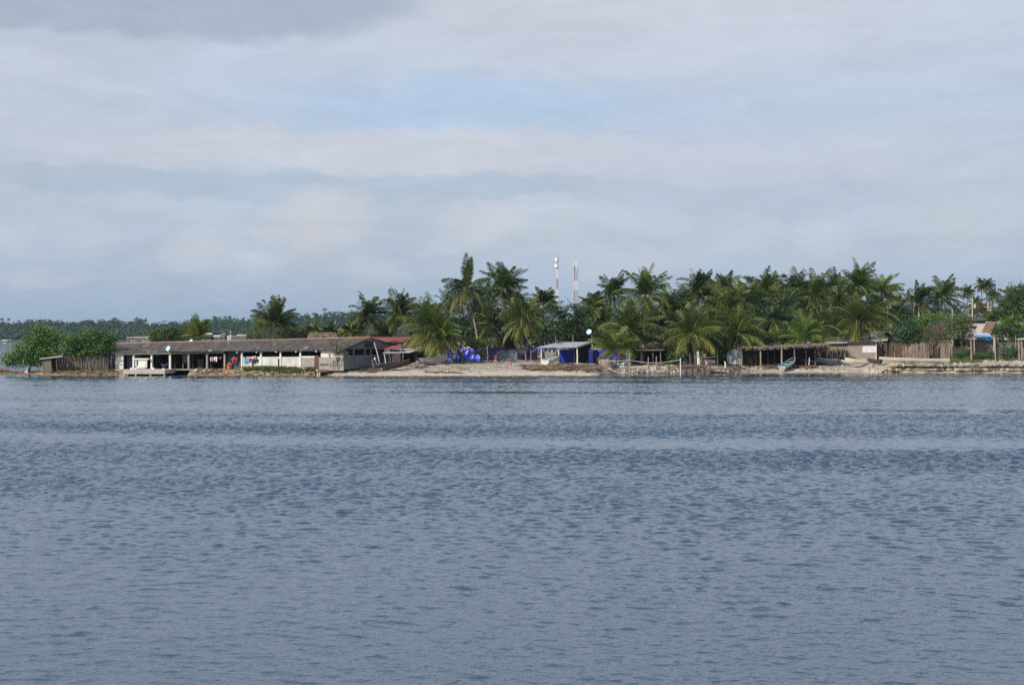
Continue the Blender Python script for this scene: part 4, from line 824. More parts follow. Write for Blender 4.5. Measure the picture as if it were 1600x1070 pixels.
for px0, pt, px1, pb, Y, r_, mt_, lab in ((1132.6, 564.5, 1133.2, 573.5, 231.6, .13, 'pale_pole', 'short white stub at the right end of the small jetty'), (1103, 565, 1103.8, 571, 234, .11, 'pale_pole', 'small tilted white stub near the small jetty'), (1090, 549, 1092, 570.5, 236.5, .27, 'pale_pole', 'thick whitewashed leaning trunk post above the quay'),
                                          (1085.6, 551, 1085.8, 570, 236.8, .09, 'pole_wood', 'slim post left of the whitewashed trunk post'), (1077.8, 552, 1078, 571, 236, .08, 'grey_board', 'grey post by the dark tarp behind the quay'), (1095.4, 557, 1095, 570, 235.8, .06, 'pole_wood', 'thin low post right of the whitewashed trunk post'),
                                          (1120.5, 549.5, 1121.5, 570, 237, .1, 'grey_board', 'grey post holding a thin rail before the dark gap'), (1110.5, 559, 1110.5, 571, 236.6, .06, 'stick', 'low brown stake under the thin rail'), (1117.5, 560, 1117.5, 571, 236.8, .06, 'stick', 'low dark stake next to the grey rail post'),
                                          (1087, 572, 1089, 584, 230.9, .06, 'stick', 'leaning stake in front of the plank quay'), (1145, 571, 1146, 583, 232.5, .1, 'driftwood', 'dark broad stake right of the small jetty'), (1153.5, 572.5, 1153.5, 581, 233, .13, 'driftwood', 'stout stump among stones before the grey tarp'), (1092.5, 581, 1093, 586, 229.6, .08, 'pole_wood', 'short post end standing in the water by the quay'),
                                          (1320, 551, 1319.5, 574.5, 236.6, .05, 'pole_wood', 'thin pole standing beside the cream boat'), (1397, 549.5, 1397.5, 570, 237, .06, 'pole_wood', 'thin pole at the left end of the rock ledge'), (1358.5, 571, 1358, 581.5, 235.6, .04, 'stick', 'short rusty stake on the pale shingle'), (1264.5, 558.5, 1264, 567, 239, .07, 'pale_pole', 'white stick standing behind the dark blue boat')):
    a, b = P(px0, pt, Y), P(px1, pb, Y); m = MB(); m.tube([a, a.lerp(b, .45) + Vector((.04, 0, 0)), b - Vector((0, 0, .4))], [r_ * .85, r_, r_ * 1.1], 7); tag(m.build('wooden_post', mt_, loc=b), lab, 'post')
m = MB(); m.tube([P(1096, 558, 236), P(1108, 558.6, 236.4), P(1121, 556.2, 236.8)], [.045] * 3, 5); tag(m.build('hand_rail', 'rope', loc=P(1096, 558, 236)), 'thin pale rail running to the grey post above the small jetty', 'rail')
cloth_sheet('tarpaulin', 1062, 1090, 553, 548, 571, 571, 242, 242, 'boat_dark', 'dark slate tarpaulin under the front palm by the quay', 'tarpaulin', 12, .12)
cloth_sheet('tarpaulin', 1136, 1156.5, 548.5, 546, 569.5, 569.5, 240.6, 241, 'grey_tarp', 'pale grey tarpaulin hung left of the thatched shelter', 'tarpaulin', 13, .1)
cloth_sheet('tarpaulin', 1121, 1137, 547, 547, 570, 570, 243, 243, 'cloth_black', 'black tarpaulin filling the gap left of the pale grey one', 'tarpaulin', 14, .08)

# thatched shelter
t = thing('thatched_shelter', 'long flat palm thatched shelter on rough posts behind the turquoise lined boat', 'shelter', at(1225, 569))
Yf, Yb = 240.5, 247.0
def trow(px): return float(np.interp(px, [1157, 1200, 1250, 1292], [542.5, 541.6, 539.2, 537.6])) + .5 * math.sin(px * .35)
m = MB(); pxs = np.linspace(1156.5, 1291, 34)
for a, b in zip(pxs[:-1], pxs[1:]):
    slab4(m, [P(a, trow(a), Yf), P(b, trow(b), Yf), P(b, trow(b) - 2.6 + rnd.uniform(-.3, .3), Yb), P(a, trow(a) - 2.4 + rnd.uniform(-.3, .3), Yb)], .12)
for k in range(620):                      # loose dry fronds on top and a ragged fringe
    px = rnd.uniform(1155, 1294); f = rnd.random() ** 2.2; a = P(px, trow(px) - 1.2 * f - rnd.uniform(-.6, .6), Yf + (Yb - Yf) * f - .1); h = rnd.uniform(.2, .62) if f < .12 else rnd.uniform(.1, .3); d = Vector((rnd.uniform(-.7, .7), rnd.uniform(-.35, .1), -h if f < .12 else rnd.uniform(-.15, .25))); w = Vector((rnd.uniform(.06, .14), 0, rnd.uniform(-.05, .05)))
    m.poly([a - w, a + w, a + d + w * .3, a + d - w * .3], rnd.choice((0, 0, 1)))
m.build('thatch', ['thatch', 'thatch_brown'], t)
for px, Y, r_, pb in ((1158.5, 240.8, .16, 0), (1188.3, 240.7, .15, 0), (1180.3, 243.5, .1, 0), (1199.8, 244, .1, 0), (1209.6, 245, .09, 0), (1221.2, 239.2, .15, 0), (1241, 241, .11, 0), (1258.8, 243, .11, 0), (1273.5, 243, .09, 0)):
    b = on(px + .4, Y); m = MB(); tp = P(px, trow(px) + .5, Y); m.tube([tp, tp.lerp(b, .4) + Vector((rnd.uniform(-.06, .06), 0, 0)), b - Vector((0, 0, .3))], [r_ * .85, r_, r_ * 1.05], 7); m.build('post', 'pole_wood' if r_ > .12 else 'weathered_board', t)
m = MB(); q = [P(1157, 571, 246.5), P(1184, 571, 246.5), P(1184, 541, 246.5), P(1157, 541, 246.5)]; m.hexa(q, [p + Vector((0, .1, 0)) for p in q]); m.build('brown_panel', 'weathered_board', t)
m = MB(); q = [P(1184, 571, 247), P(1292, 571, 247), P(1292, 539, 247), P(1184, 541, 247)]; m.hexa(q, [p + Vector((0, .1, 0)) for p in q]); m.build('rear_wall', 'dark_board', t)
m = MB()
for k in range(6): x = 1204 + 5 * k; m.bar(P(x, 545.2, 246), P(x + 4, 545.6, 246), .16, .14)
m.build('stored_floats', 'grey_concrete', t)
m = MB(); m.tube([P(1157, 543.4, Yf + .2), P(1200, 542.6, Yf + .2), P(1240, 540.8, Yf + .2), P(1291, 538.6, Yf + .2)], [.08] * 4); m.build('front_beam', 'pole_wood', t)
m = MB(); c_ = P(1288, 541, 241.5)
for k in range(60): d = Vector((rnd.uniform(-.8, 1.2), rnd.uniform(-.4, .4), -abs(rnd.gauss(0, .9)))); w = Vector((.08, 0, .03)); a = c_ + Vector((rnd.uniform(-1.4, .6), 0, rnd.uniform(-.1, .35))); m.poly([a - w, a + w, a + d + w * .2, a + d - w * .2])
m.build('hanging_dry_frond', 'thatch_brown', t)

# ------------------------------------------------------------------ fences and huts on the right
def stick_fence(label, pa, pb, ta, tb, ba, bb, Y0, Y1, mts, step=1.05, seed=1, jag=2.0, gap=()):
    r = random.Random(seed); base = P((pa + pb) / 2, (ba + bb) / 2, (Y0 + Y1) / 2); t = thing('stick_fence', label, 'fence', base, 'fences of upright sticks'); m = MB(); px = pa
    while px < pb:
        f = (px - pa) / (pb - pa); Y = Y0 + (Y1 - Y0) * f; tp = ta + (tb - ta) * f - r.uniform(-jag * .5, jag); bo = ba + (bb - ba) * f + 1.0
        if not any(g0 < px < g1 for g0, g1 in gap):
            a, b = P(px + r.uniform(-.9, .9), tp, Y + r.uniform(-.08, .08)), P(px, bo, Y); rr = r.uniform(.03, .06)
            m.tube([a, a.lerp(b, .5) + Vector((r.uniform(-.06, .06), 0, 0)), b], [rr * .8, rr, rr * 1.1], 5, r.choice(range(len(mts))))
        px += step * r.uniform(.6, 1.3)
    m.build('palings', mts, t)
    for k in (.35, .75):
        m = MB(); m.tube([P(pa, ta + (ba - ta) * k, Y0 + .1), P((pa + pb) / 2, (ta + tb) / 2 + ((ba + bb) - (ta + tb)) / 2 * k, (Y0 + Y1) / 2 + .1), P(pb, tb + (bb - tb) * k, Y1 + .1)], [.04] * 3, 5); m.build('rail', mts[0], t)
    return t
stick_fence('grey brown stick fence along the brown bank left of the long house', 88, 170, 558.5, 557.5, 580, 579.5, 223, 224.5, ['stick', 'stick', 'weathered_board', 'stick_dark'], .5, 1, 1.6)  # dark sticks mixed in to stand for the darkness behind the fence
stick_fence('dark tall sticks closing the corner against the white house wall', 166, 180, 550, 553, 578, 578, 226.5, 227, ['stick_dark', 'stick'], .7, 2, 2)
stick_fence('dark picket fence behind the row of beached boats', 1262, 1325, 546.5, 546, 564, 564, 249.5, 250.5, ['stick_dark', 'stick_dark', 'dark_board'], .62, 3, 4)
stick_fence('tall brown stick fence right of the pinkish plank shed', 1369, 1412, 535.5, 538, 563, 563, 252.5, 252.5, ['stick', 'stick', 'thatch_brown', 'dark_board'], .62, 4, 1.5)
stick_fence('uneven pale stick fence beneath the brown sparse tree', 1411.5, 1452, 540, 540, 562, 562, 252.5, 252, ['stick', 'pole_wood', 'weathered_board'], .72, 5, 3.2)
stick_fence('dark stretch of stick fence behind the pale canoe tip', 1451, 1471, 539, 540, 561, 561, 252.6, 252.6, ['stick_dark', 'dark_board'], .6, 6, 3)
stick_fence('short pale stick fence left of the grey fence post', 1470, 1484, 538, 540, 560, 560, 252, 252, ['stick', 'pole_wood'], .75, 7, 2.5)
stick_fence('loose dark stick fence overgrown with leaves at the right', 1484.5, 1512, 543, 545, 562, 562, 251, 251, ['stick', 'stick_dark', 'weathered_board'], .85, 8, 3)
b = P(1483.6, 562, 250.8); m = MB(); m.tube([P(1483.4, 541, 250.8), b - Vector((0, 0, .3))], [.1, .11]); tag(m.build('fence_post', 'pole_wood', loc=b), 'grey post between pale and overgrown stick fences', 'post')
# lean-to hut at far left
t = thing('stick_hut', 'tiny hut of rough boards with a tilted sheet roof beside the mangrove', 'hut', P(78, 583, 221))
m = MB(); slab4(m, [P(62, 560.6, 220.6), P(97.5, 556.6, 220.6), P(97, 555.8, 224), P(64, 559.6, 224)], .07); m.build('roof', 'light_sheet', t)
m = MB()
for k in range(5): a = 68.6 + k * 2.3; q = [P(a + .8, 583.5, 221), P(a + 2.9, 583.5, 221), P(a + 2.2, 562, 221), P(a, 562, 221)]; m.hexa(q, [p + Vector((0, .06 + .02 * (k % 2), 0)) for p in q])
m.build('board_wall', 'weathered_board', t)
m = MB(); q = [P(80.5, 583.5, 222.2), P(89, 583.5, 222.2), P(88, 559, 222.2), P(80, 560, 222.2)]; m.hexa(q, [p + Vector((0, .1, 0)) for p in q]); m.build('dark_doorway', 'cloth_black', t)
for px in (67.6, 80, 88.5): m = MB(); m.tube([P(px - .6, 560.4 - (px - 67) * .1, 221), P(px + 1, 584.5, 221)], [.07, .08]); m.build('post', 'stick', t)
m = MB(); m.hexa([P(139, 557.5, 225.5), P(150, 557.2, 225.5), P(150, 556, 225.5), P(139, 556.3, 225.5)], [P(139, 556.9, 227), P(150, 556.6, 227), P(150, 555.4, 227), P(139, 555.7, 227)]); tag(m.build('roof_sheet', 'light_sheet', loc=P(144, 557, 226)), 'small pale sheet lying on top of the left stick fence', 'sheet')
b = P(140.3, 580, 222.6); m = MB(); m.tube([P(136.5, 558, 222.6), b], [.06, .08]); tag(m.build('pole', 'pole_wood', loc=b), 'pale leaning pole propped on the left stick fence', 'pole')
# plank shed and grey roofed house
t = thing('grey_roof_house', 'low beige house with a long pale grey sheet roof behind the picket fence', 'house', on(1310, 256)); Yh = 256
m = MB(); m.box(P(1294, 0, Yh).x, P(1378, 0, Yh).x, Yh, Yh + 7, 1.6, CH - (534.6 - HZ) * Yh / F); m.build('wall', 'beige_wall', t)
m = MB()
for k in range(10):
    a, b = 1286.5 + 10.0 * k, 1286.5 + 10.0 * (k + 1); lo = lambda x: np.interp(x, [1286, 1335, 1390], [536.4, 535.2, 531.5]); hi = lambda x: np.interp(x, [1286, 1335, 1390], [527.8, 527.4, 526.4]); dz = Vector((0, 0, .02 * (k % 2))); q = [P(a, lo(a), Yh - .6) + dz, P(b, lo(b), Yh - .6) + dz, P(b + 2, hi(b), Yh + 7.5) + dz, P(a + 2, hi(a), Yh + 7.5) + dz]; slab4(m, q, .08)
m.build('roof', 'light_sheet', t)
t = thing('plank_shed', 'pinkish weathered plank shed with a white sheet patched on its front', 'shed', at(1348, 562.5)); Yh = 251
m = MB(); nb = 9
for k in range(nb):
    f0, f1 = 563.5 - 27.5 * k / nb, 563.5 - 27.5 * (k + 1) / nb; q = [P(1324.5, f0, Yh), P(1368.5, f0, Yh), P(1368.5, f1, Yh), P(1325, f1, Yh)]; m.hexa(q, [p + Vector((0, .08 + .02 * (k % 2), 0)) for p in q])
q = [P(1368.5, 563.5, Yh), P(1369.5, 563.5, Yh + 4), P(1369.5, 535, Yh + 4), P(1368.5, 535.5, Yh)]; m.hexa(q, [p + Vector((-.1, .02, 0)) for p in q]); m.build('wall', 'pink_board', t)
m = MB(); q = [P(1347.6, 551, Yh - .06), P(1369.2, 551, Yh - .06), P(1369.2, 540.8, Yh - .06), P(1348, 540.6, Yh - .06)]; m.hexa(q, [p + Vector((0, .05, 0)) for p in q]); m.build('white_sheet', 'boat_white', t)
m = MB(); slab4(m, [P(1323, 536.2, Yh - .4), P(1371, 534.8, Yh - .4), P(1371, 532.6, Yh + 4.5), P(1325, 534, Yh + 4.5)], .12); m.build('roof', 'dark_board', t)
m = MB(); m.box(P(1368.2, 0, Yh).x, P(1369.4, 0, Yh).x, Yh - .12, Yh - .01, 1.7, CH - (533.6 - HZ) * Yh / F); m.build('corner_post', 'pale_pole', t)
def gable_hut(label, pl, pr, peave, papex, pxa, Y, depth, wall, rf, over=.4, roofdir=None, base=565):
    """hut with its gable towards the water"""
    t = thing('gable_hut', label, 'hut', on((pl + pr) / 2, Y)); A, B, T = P(pl, peave, Y), P(pr, peave, Y), P(pxa, papex, Y); dv = Vector((depth * .30, depth, 0)) if roofdir is None else Vector(roofdir)
    g0 = gz(A.x, Y) - .2; m = MB(); f = [Vector((A.x, Y, g0)), Vector((B.x, Y, g0)), B, T, A]; m.poly(f); bk = [p + dv for p in f]; m.poly(bk[::-1])
    for i in range(5):
        j = (i + 1) % 5; m.poly([f[j], f[i], bk[i], bk[j]])
    m.build('wall', wall, t); m = MB()
    for X in (A, B):
        d = (X - T).normalized(); e = X + d * over; fr_ = Vector((0, -.3, .03)); q = [T + fr_, e + fr_, e + dv + Vector((0, .3, .03)), T + dv + Vector((0, .3, .03))]; m.hexa(q, [p + Vector((0, 0, .09)) for p in q])
    m.build('roof', rf, t); return t
gable_hut('dark gabled hut with a curved grey roof above the plank shed', 1366, 1400, 531, 518.5, 1385, 264, 9, 'dark_board', 'zinc_sheet', .3, (-2.6, 6.5, 0))
gable_hut('narrow board gable with a steep pale edge right of the plank shed', 1389.5, 1407, 530, 512, 1400.5, 259, 5, 'weathered_board', 'zinc_sheet', .2)
t = gable_hut('thatched hut with a steep brown palm roof behind the blue roofed shed', 1547, 1562, 523, 503.5, 1556, 268, 7, 'thatch', 'thatch_brown', .5, (.3, 6.0, 0))
t = thing('blue_roof_shed', 'board shed with a pale blue sheet roof and a blue sheet under its eave', 'shed', at(1535, 555)); Yh = 257
m = MB()
for k in range(14):
    a = 1508.5 + k * 3.1; q = [P(a, 558, Yh + .03 * (k % 2)), P(a + 3, 558, Yh + .03 * (k % 2)), P(a + 3, 530, Yh + .03 * (k % 2)), P(a, 530, Yh + .03 * (k % 2))]; m.hexa(q, [p + Vector((0, .08, 0)) for p in q])
m.build('board_wall', 'weathered_board', t)
m = MB(); q = [P(1490, 560, Yh + 1.5), P(1509, 560, Yh + 1.5), P(1509, 528, Yh + 1.5), P(1490, 528, Yh + 1.5)]; m.hexa(q, [p + Vector((0, .1, 0)) for p in q]); m.build('dark_wall', 'dark_board', t)
m = MB(); slab4(m, [P(1522, 526.2, Yh - .8), P(1550.5, 525.8, Yh - .8), P(1543.5, 519.8, Yh + 5), P(1520.5, 519.8, Yh + 5)]); rf = m.build('roof', 'blue_roof', t)
m = MB(); slab4(m, [P(1481, 526, Yh), P(1522, 526.6, Yh - .5), P(1520, 520, Yh + 5), P(1487, 520.3, Yh + 5)]); m.build('old_roof', 'zinc_sheet', t)
m = MB(); q = [P(1527, 530.2, Yh - .75), P(1548, 532.4, Yh - .75), P(1550, 526.4, Yh - .75), P(1522, 526.9, Yh - .75)]; m.hexa(q, [p + Vector((0, .04, 0)) for p in q]); m.build('blue_sheet', 'blue_sheet', t)
m = MB(); q = [P(1529, 549, Yh - .05), P(1538, 549, Yh - .05), P(1538, 534, Yh - .05), P(1529, 534, Yh - .05)]; m.hexa(q, [p + Vector((0, .03, 0)) for p in q]); m.build('door', 'thatch', t)
def flat_house(label, pl, pr, proof0, proof1, pbase, Y, wall, rf, windows=(), dep=6, name='house', cat='house'):
    t = thing(name, label, cat, on((pl + pr) / 2, Y)); m = MB(); m.box(P(pl, 0, Y).x, P(pr, 0, Y).x, Y, Y + dep, CH - (pbase - HZ) * Y / F, CH - (proof1 - HZ) * Y / F); m.build('wall', wall, t)
    m = MB(); slab4(m, [P(pl - 1.5, proof1, Y - .5), P(pr + 1.5, proof1, Y - .5), P(pr + 1, proof0, Y + dep + .5), P(pl - 1, proof0, Y + dep + .5)], .12); m.build('roof', rf, t)
    for a, b, c2, d2 in windows: m = MB(); m.box(P(a, 0, Y).x, P(b, 0, Y).x, Y - .04, Y + .02, CH - (d2 - HZ) * Y / F, CH - (c2 - HZ) * Y / F); m.build('window', 'dark_interior', t)
    return t
flat_house('house with a flat grey roof behind the steep thatched hut', 1541, 1575, 502.5, 507, 560, 278, 'cream_wall', 'light_sheet', ((1563, 1567, 511, 516),))
flat_house('low house with a pale roof edge left of the steep thatched hut', 1513, 1546, 505.5, 508, 560, 284, 'beige_wall', 'light_sheet', ((1520, 1524, 511, 514),))
flat_house('long dark roofed house below the far grey poles', 1508, 1552, 496, 500.5, 560, 300, 'grey_wall', 'roof_sheet')
flat_house('shed with a thin light roof behind the crooked dark leaved tree', 1558, 1590, 527, 530, 560, 258, 'grey_board', 'light_sheet', ((1568, 1572, 535, 540),), 4, 'shed', 'shed')
flat_house('pale walled house glimpsed between trunks above the thatched shelter', 1190, 1238, 506, 513, 560, 268, 'cream_wall', 'light_sheet', ((1196, 1200, 519, 525), (1212, 1217, 517, 523)))
flat_house('white house corner glimpsed above the long grey roof', 1302, 1328, 517, 520, 560, 268, 'cream_wall', 'light_sheet', ((1312, 1316, 522, 526),))
flat_house('white house peeping between the palms behind the red roof', 634, 668, 515.5, 518, 560, 262, 'cream_wall', 'roof_sheet', ((640, 644, 520, 525), (655, 659, 520, 525)))
flat_house('small white house behind the yellowish young palm', 522, 552, 513, 515.5, 560, 275, 'far_wall', 'light_sheet', ((534, 538, 517, 521),))
flat_house('small pink and white house high above the right fence', 1386, 1399, 497, 499, 540, 300, 'cream_wall', 'light_sheet', ((1389, 1392, 502, 506),))
t = thing('thatched_hut', 'brown palm thatched hut roof standing just behind the long roof', 'hut', on(503, 250)); Yh = 246
m = MB(); A, B, C_, D_ = P(477, 534, Yh), P(531, 534, Yh), P(523, 519, Yh + 3), P(484, 519.5, Yh + 3); m.hexa([A, B, C_, D_], [A + Vector((0, 8, 0)), B + Vector((0, 8, 0)), C_ + Vector((0, 2, 0)), D_ + Vector((0, 2, 0))])
for k in range(500):
    f, gg = rnd.random(), rnd.random(); a = A.lerp(B, f).lerp(D_.lerp(C_, f), gg) + Vector((0, -.08, .05)); d = Vector((rnd.uniform(-.3, .3), -.15, rnd.uniform(-.5, .15))); w = Vector((rnd.uniform(.06, .16), 0, .03)); m.poly([a - w, a + w, a + d + w * .3, a + d - w * .3], rnd.choice((0, 1)))
m.build('roof', ['thatch', 'thatch_brown'], t)
m = MB(); m.box(A.x + .8, B.x - .8, Yh + .8, Yh + 7, .8, A.z + .02); m.build('wall', 'weathered_board', t)
# posts on the right bank
for px0, pt, px1, pb, Y, r_, mt_, lab in ((1517, 530, 1517.8, 567, 243, .13, 'pole_wood', 'tall grey post standing on the ledge before the board shed'), (1522, 530, 1522, 561, 247, .12, 'pink_board', 'brownish post just behind the tall grey one'), (1554.5, 527, 1555.3, 563, 245, .12, 'pole_wood', 'left of a pair of grey posts by the green weeds'), (1559, 527, 1558.8, 563, 245.6, .12, 'weathered_board', 'right of a pair of grey posts by the green weeds'),
                                          (1552.6, 526, 1553, 548, 250, .07, 'pale_pole', 'thin pale post against the thatched hut corner'), (1586.5, 525, 1587, 541, 252, .07, 'pole_wood', 'thin post left of the stone hut edge')):
    a, b = P(px0, pt, Y), P(px1, pb, Y); m = MB(); m.tube([a, a.lerp(b, .45) + Vector((.04, 0, 0)), b - Vector((0, 0, .4))], [r_ * .85, r_, r_ * 1.1], 7); tag(m.build('wooden_post', mt_, loc=b), lab, 'post')
t = thing('pole_stand', 'pole frame with a board top at the right end of the shingle bank', 'stand', P(1597, 560, 244))
for px in (1592, 1596.5, 1610): m = MB(); m.tube([P(px, 530.5, 244), P(px + .4, 562, 244)], [.12, .13]); m.build('post', 'pole_wood', t)
m = MB(); m.hexa([P(1590, 531, 243.6), P(1616, 529, 243.6), P(1616, 527.6, 243.6), P(1590, 529.6, 243.6)], [P(1590, 530.4, 247), P(1616, 528.4, 247), P(1616, 527, 247), P(1590, 529, 247)]); m.build('top_board', 'light_sheet', t)
m = MB(); q = [P(1597, 558, 245.5), P(1618, 558, 245.5), P(1618, 531, 245.5), P(1597, 531, 245.5)]; m.hexa(q, [p + Vector((0, .1, 0)) for p in q]); m.build('wall', 'weathered_board', t)
cloth_sheet('cloth', 1507.5, 1516, 542, 543, 547, 547.5, 249, 249, 'cloth_pink', 'pink cloth hung on the overgrown stick fence', 'cloth', 21, .06)

# rock ledge at the right: broken layers of pale stone
m = MB(); lr = random.Random(4)
for layer, (z0, z1, dy, mi) in enumerate(((-.5, .42, 1.0, 1), (.42, .78, .55, 0), (.80, 1.12, .85, 1), (1.13, 1.46, .25, 0))):
    x = P(1386 + 4 * layer, 0, 234).x
    while x < P(1720, 0, 236).x:
        w = lr.uniform(.9, 4.5); j = lr.uniform(-.22, .22); zz = z1 + lr.uniform(-.07, .09); y0 = float(np.interp(800 + x * F / 226, SH[:, 0], SH[:, 1])) - .6 + dy + j; tl = lr.uniform(-.05, .05); n = 5
        pts = [(x + w * k / n, y0 + lr.uniform(-.14, .14), z0 + lr.uniform(-.05, .07), zz + tl * k / n + lr.uniform(-.05, .05)) for k in range(n + 1)]
        for (xa, ya, z0a, z1a), (xb, yb, z0b, z1b) in zip(pts[:-1], pts[1:]):
            m.hexa([(xa, ya + .1, z0a), (xb, yb + .1, z0b), (xb, yb, z1b), (xa, ya, z1a)], [(xa, ya + 4, z0a), (xb, yb + 4, z0b), (xb, yb + 4, z1b), (xa, ya + 4, z1a)], mi if lr.random() < .8 else 2)
        x += w + lr.uniform(-.02, .12)
o = m.build('rock_ledge', ['rock_pale', 'rock_brown', 'rock_brown'], loc=P(1490, 575, 235)); tag(o, 'layered pale rock ledge dropping straight into the water', 'ledge', kind='structure')
# stones
def stones(label, spots, mats, seed, name='shore_rubble'):
    r = random.Random(seed); m = MB()
    for pa, pb, ya, yb, n, s0, s1, zoff in spots:
        for k in range(n):
            px, py = r.uniform(pa, pb), r.uniform(ya, yb); p = at(px, py); s = s0 + (s1 - s0) * r.random() ** 2; m.rock(p + Vector((0, 0, s * .2 + zoff)), s, r.randrange(len(mats)), .65, r)
    o = m.build(name, mats, loc=at(spots[0][0], spots[0][2])); tag(o, label, 'stones', kind='stuff')
stones('brown stones and earth at the foot of the left stick fence', [(40, 96, 581, 584, 60, .1, .28, -.03), (88, 185, 580.5, 585.5, 230, .1, .32, -.03), (-20, 40, 580, 583, 50, .1, .3, 0)], ['rock_brown', 'rock_brown', 'rock_rust', 'rock_wet', 'driftwood'], 1)
stones('broken pale and brown stones below the long house', [(306, 346, 577.8, 584, 130, .12, .38, 0), (340, 520, 580.5, 586, 330, .1, .3, -.05)], ['rock_brown', 'rock_pale', 'rock_rust', 'rock_brown', 'rock_wet', 'driftwood'], 2)
stones('grey gravel heap and scattered cobbles on the sand', [(632, 668, 572, 579, 160, .05, .16, 0), (668, 735, 572.5, 579, 420, .03, .12, 0), (700, 722, 573.5, 576.5, 160, .05, .13, .04), (770, 795, 572.5, 575.5, 160, .04, .11, .03), (735, 830, 571, 578, 200, .02, .09, 0), (716, 726, 576, 580, 40, .06, .16, .05)], ['rock_grey', 'rock_brown', 'rock_grey', 'rock_brown', 'rock_pale'], 3, 'gravel_heap')
stones('piled pale stones of the bank under the rope line', [(950, 1045, 574, 583, 330, .14, .42, .05), (1045, 1064, 573, 584, 70, .12, .3, 0), (955, 1060, 571, 575, 90, .1, .26, 0)], ['rock_pale', 'rock_pale', 'rock_brown', 'rock_grey'], 4)
stones('pebbles and broken stones spread before the thatched shelter', [(1140, 1190, 571, 582, 260, .1, .3, 0), (1170, 1222, 571, 581, 150, .08, .26, 0), (1250, 1385, 574, 580.5, 300, .05, .2, 0)], ['rock_pale', 'rock_grey', 'rock_pale', 'rock_brown', 'rock_rust'], 5)
stones('pale shingle on top of the ledge at the far right', [(1530, 1610, 563, 571, 170, .08, .3, 0), (1400, 1520, 567, 569.5, 50, .1, .3, 0)], ['rock_pale', 'rock_pale', 'rock_grey'], 6)
r_ = random.Random(31); m = MB(); hc = at(651, 575.5)
for k in range(620):
    q = r_.random() ** .6; a = r_.uniform(0, 6.28); m.rock((hc.x + 2.0 * q * math.cos(a), hc.y + .8 + 1.4 * q * math.sin(a), hc.z + 1.05 * (1 - q) + r_.uniform(-.04, .08)), .06 + .14 * r_.random() ** 2, r_.randrange(3), .7, r_)
tag(m.build('gravel_pile', ['rock_grey', 'rock_grey', 'rock_brown'], loc=hc), 'steep grey gravel pile beside the raised canoe bow', 'stones', kind='stuff')
def sticks(name, label, spots, mats, seed, cat='driftwood'):
    r = random.Random(seed); m = MB()
    for pa, pb, ya, yb, n, l0, l1, up in spots:
        for k in range(n):
            p = at(r.uniform(pa, pb), r.uniform(ya, yb)); l = r.uniform(l0, l1); a = r.gauss(0, .5) + (math.pi if r.random() < .5 else 0); d = Vector((math.cos(a), math.sin(a), r.uniform(-.02, up))) * l; q = p + Vector((0, 0, r.uniform(.02, .3))); rr = r.uniform(.025, .08)
            m.tube([q, q + d * .5 + Vector((0, 0, r.uniform(-.1, .15))), q + d], [rr, rr, rr * .5], 5, r.randrange(len(mats)))
    o = m.build(name, mats, loc=at(spots[0][0], spots[0][2])); tag(o, label, cat, kind='stuff')
sticks('driftwood_heap', 'tangled brown driftwood heap before the zinc shelter', [(820, 935, 573, 580, 420, .4, 2.2, .2), (870, 900, 571, 574, 40, .6, 3, .05), (918, 940, 576, 583, 60, .5, 1.6, .2)], ['driftwood', 'driftwood', 'boat_brown', 'stick', 'pole_wood', 'rock_rust'], 1)
sticks('driftwood_heap', 'rust brown brushwood heap beside the turquoise lined boat', [(1195, 1235, 570, 578, 170, .4, 1.6, .25), (1240, 1275, 572, 577, 60, .4, 1.4, .1), (1140, 1160, 575, 581, 30, .5, 1.8, .2)], ['rock_rust', 'driftwood', 'boat_brown'], 2)
sticks('driftwood_heap', 'dark twigs and roots tangled below the beached canoes', [(572, 592, 578, 583, 90, .4, 1.3, .25)], ['driftwood', 'boat_brown', 'stick'], 3)
for (pa, ya), (pb, yb), r_, lab in (((664, 582.5), (712, 583.6), .2, 'long fallen log lying along the water edge left of the stake'), ((700, 583), (764, 588.2), .17, 'thin end of a fallen trunk sloping into the water'), ((900, 583.5), (903.5, 574), .13, 'dark leaning stump on the sand before the shelter'), ((1378, 583), (1392, 577.6), .14, 'pale broken branch at the left end of the ledge')):
    a, b = at(pa, ya), at(pb, yb) if ya < 587 and yb < 585 and pb != 903.5 else P(pb, yb, at(pa, ya).y + .3); m = MB(); n = 7
    m.tube([a.lerp(b, k / n) + Vector((0, 0, .12 + rnd.uniform(-.07, .1))) for k in range(n + 1)], [r_ * (1 - .5 * k / n) * rnd.uniform(.85, 1.15) for k in range(n + 1)], 7); m.bar(a.lerp(b, .4), a.lerp(b, .55) + Vector((.2, 0, .5)), r_ * .4, r_ * .2); tag(m.build('log', 'driftwood', loc=a), lab, 'log')
# plank landing with yellow legs
t = thing('plank_landing', 'small landing of dark planks on two yellow legs below the block wall', 'landing', P(507, 584, 217.3)); m = MB()
a = [P(490, 580.2, 217.3), P(509, 580, 217.3), P(525, 578.6, 218.6), P(493, 578.6, 221)]; slab4(m, a, .16); m.build('deck', 'driftwood', t)
for px in (496.5, 499.6): m = MB(); m.tube([P(px, 581, 217.4), P(px, 588.5, 217.4)], [.12, .12], 8); m.build('leg', 'yellow_paint', t)
m = MB(); m.box(P(501.5, 0, 219).x, P(509, 0, 219).x, 218.6, 219.6, -.2, .6); m.build('support_block', 'rock_wet', t)
p = P(496, 579.2, 217.6); m = MB(); lathe(m, p, [(.01, 0), (.16, 0), (.18, .1), (.1, .2), (.01, .2)], 8); tag(m.build('bowl', 'boat_white', loc=p), 'small white bowl on the dark plank landing', 'bowl')
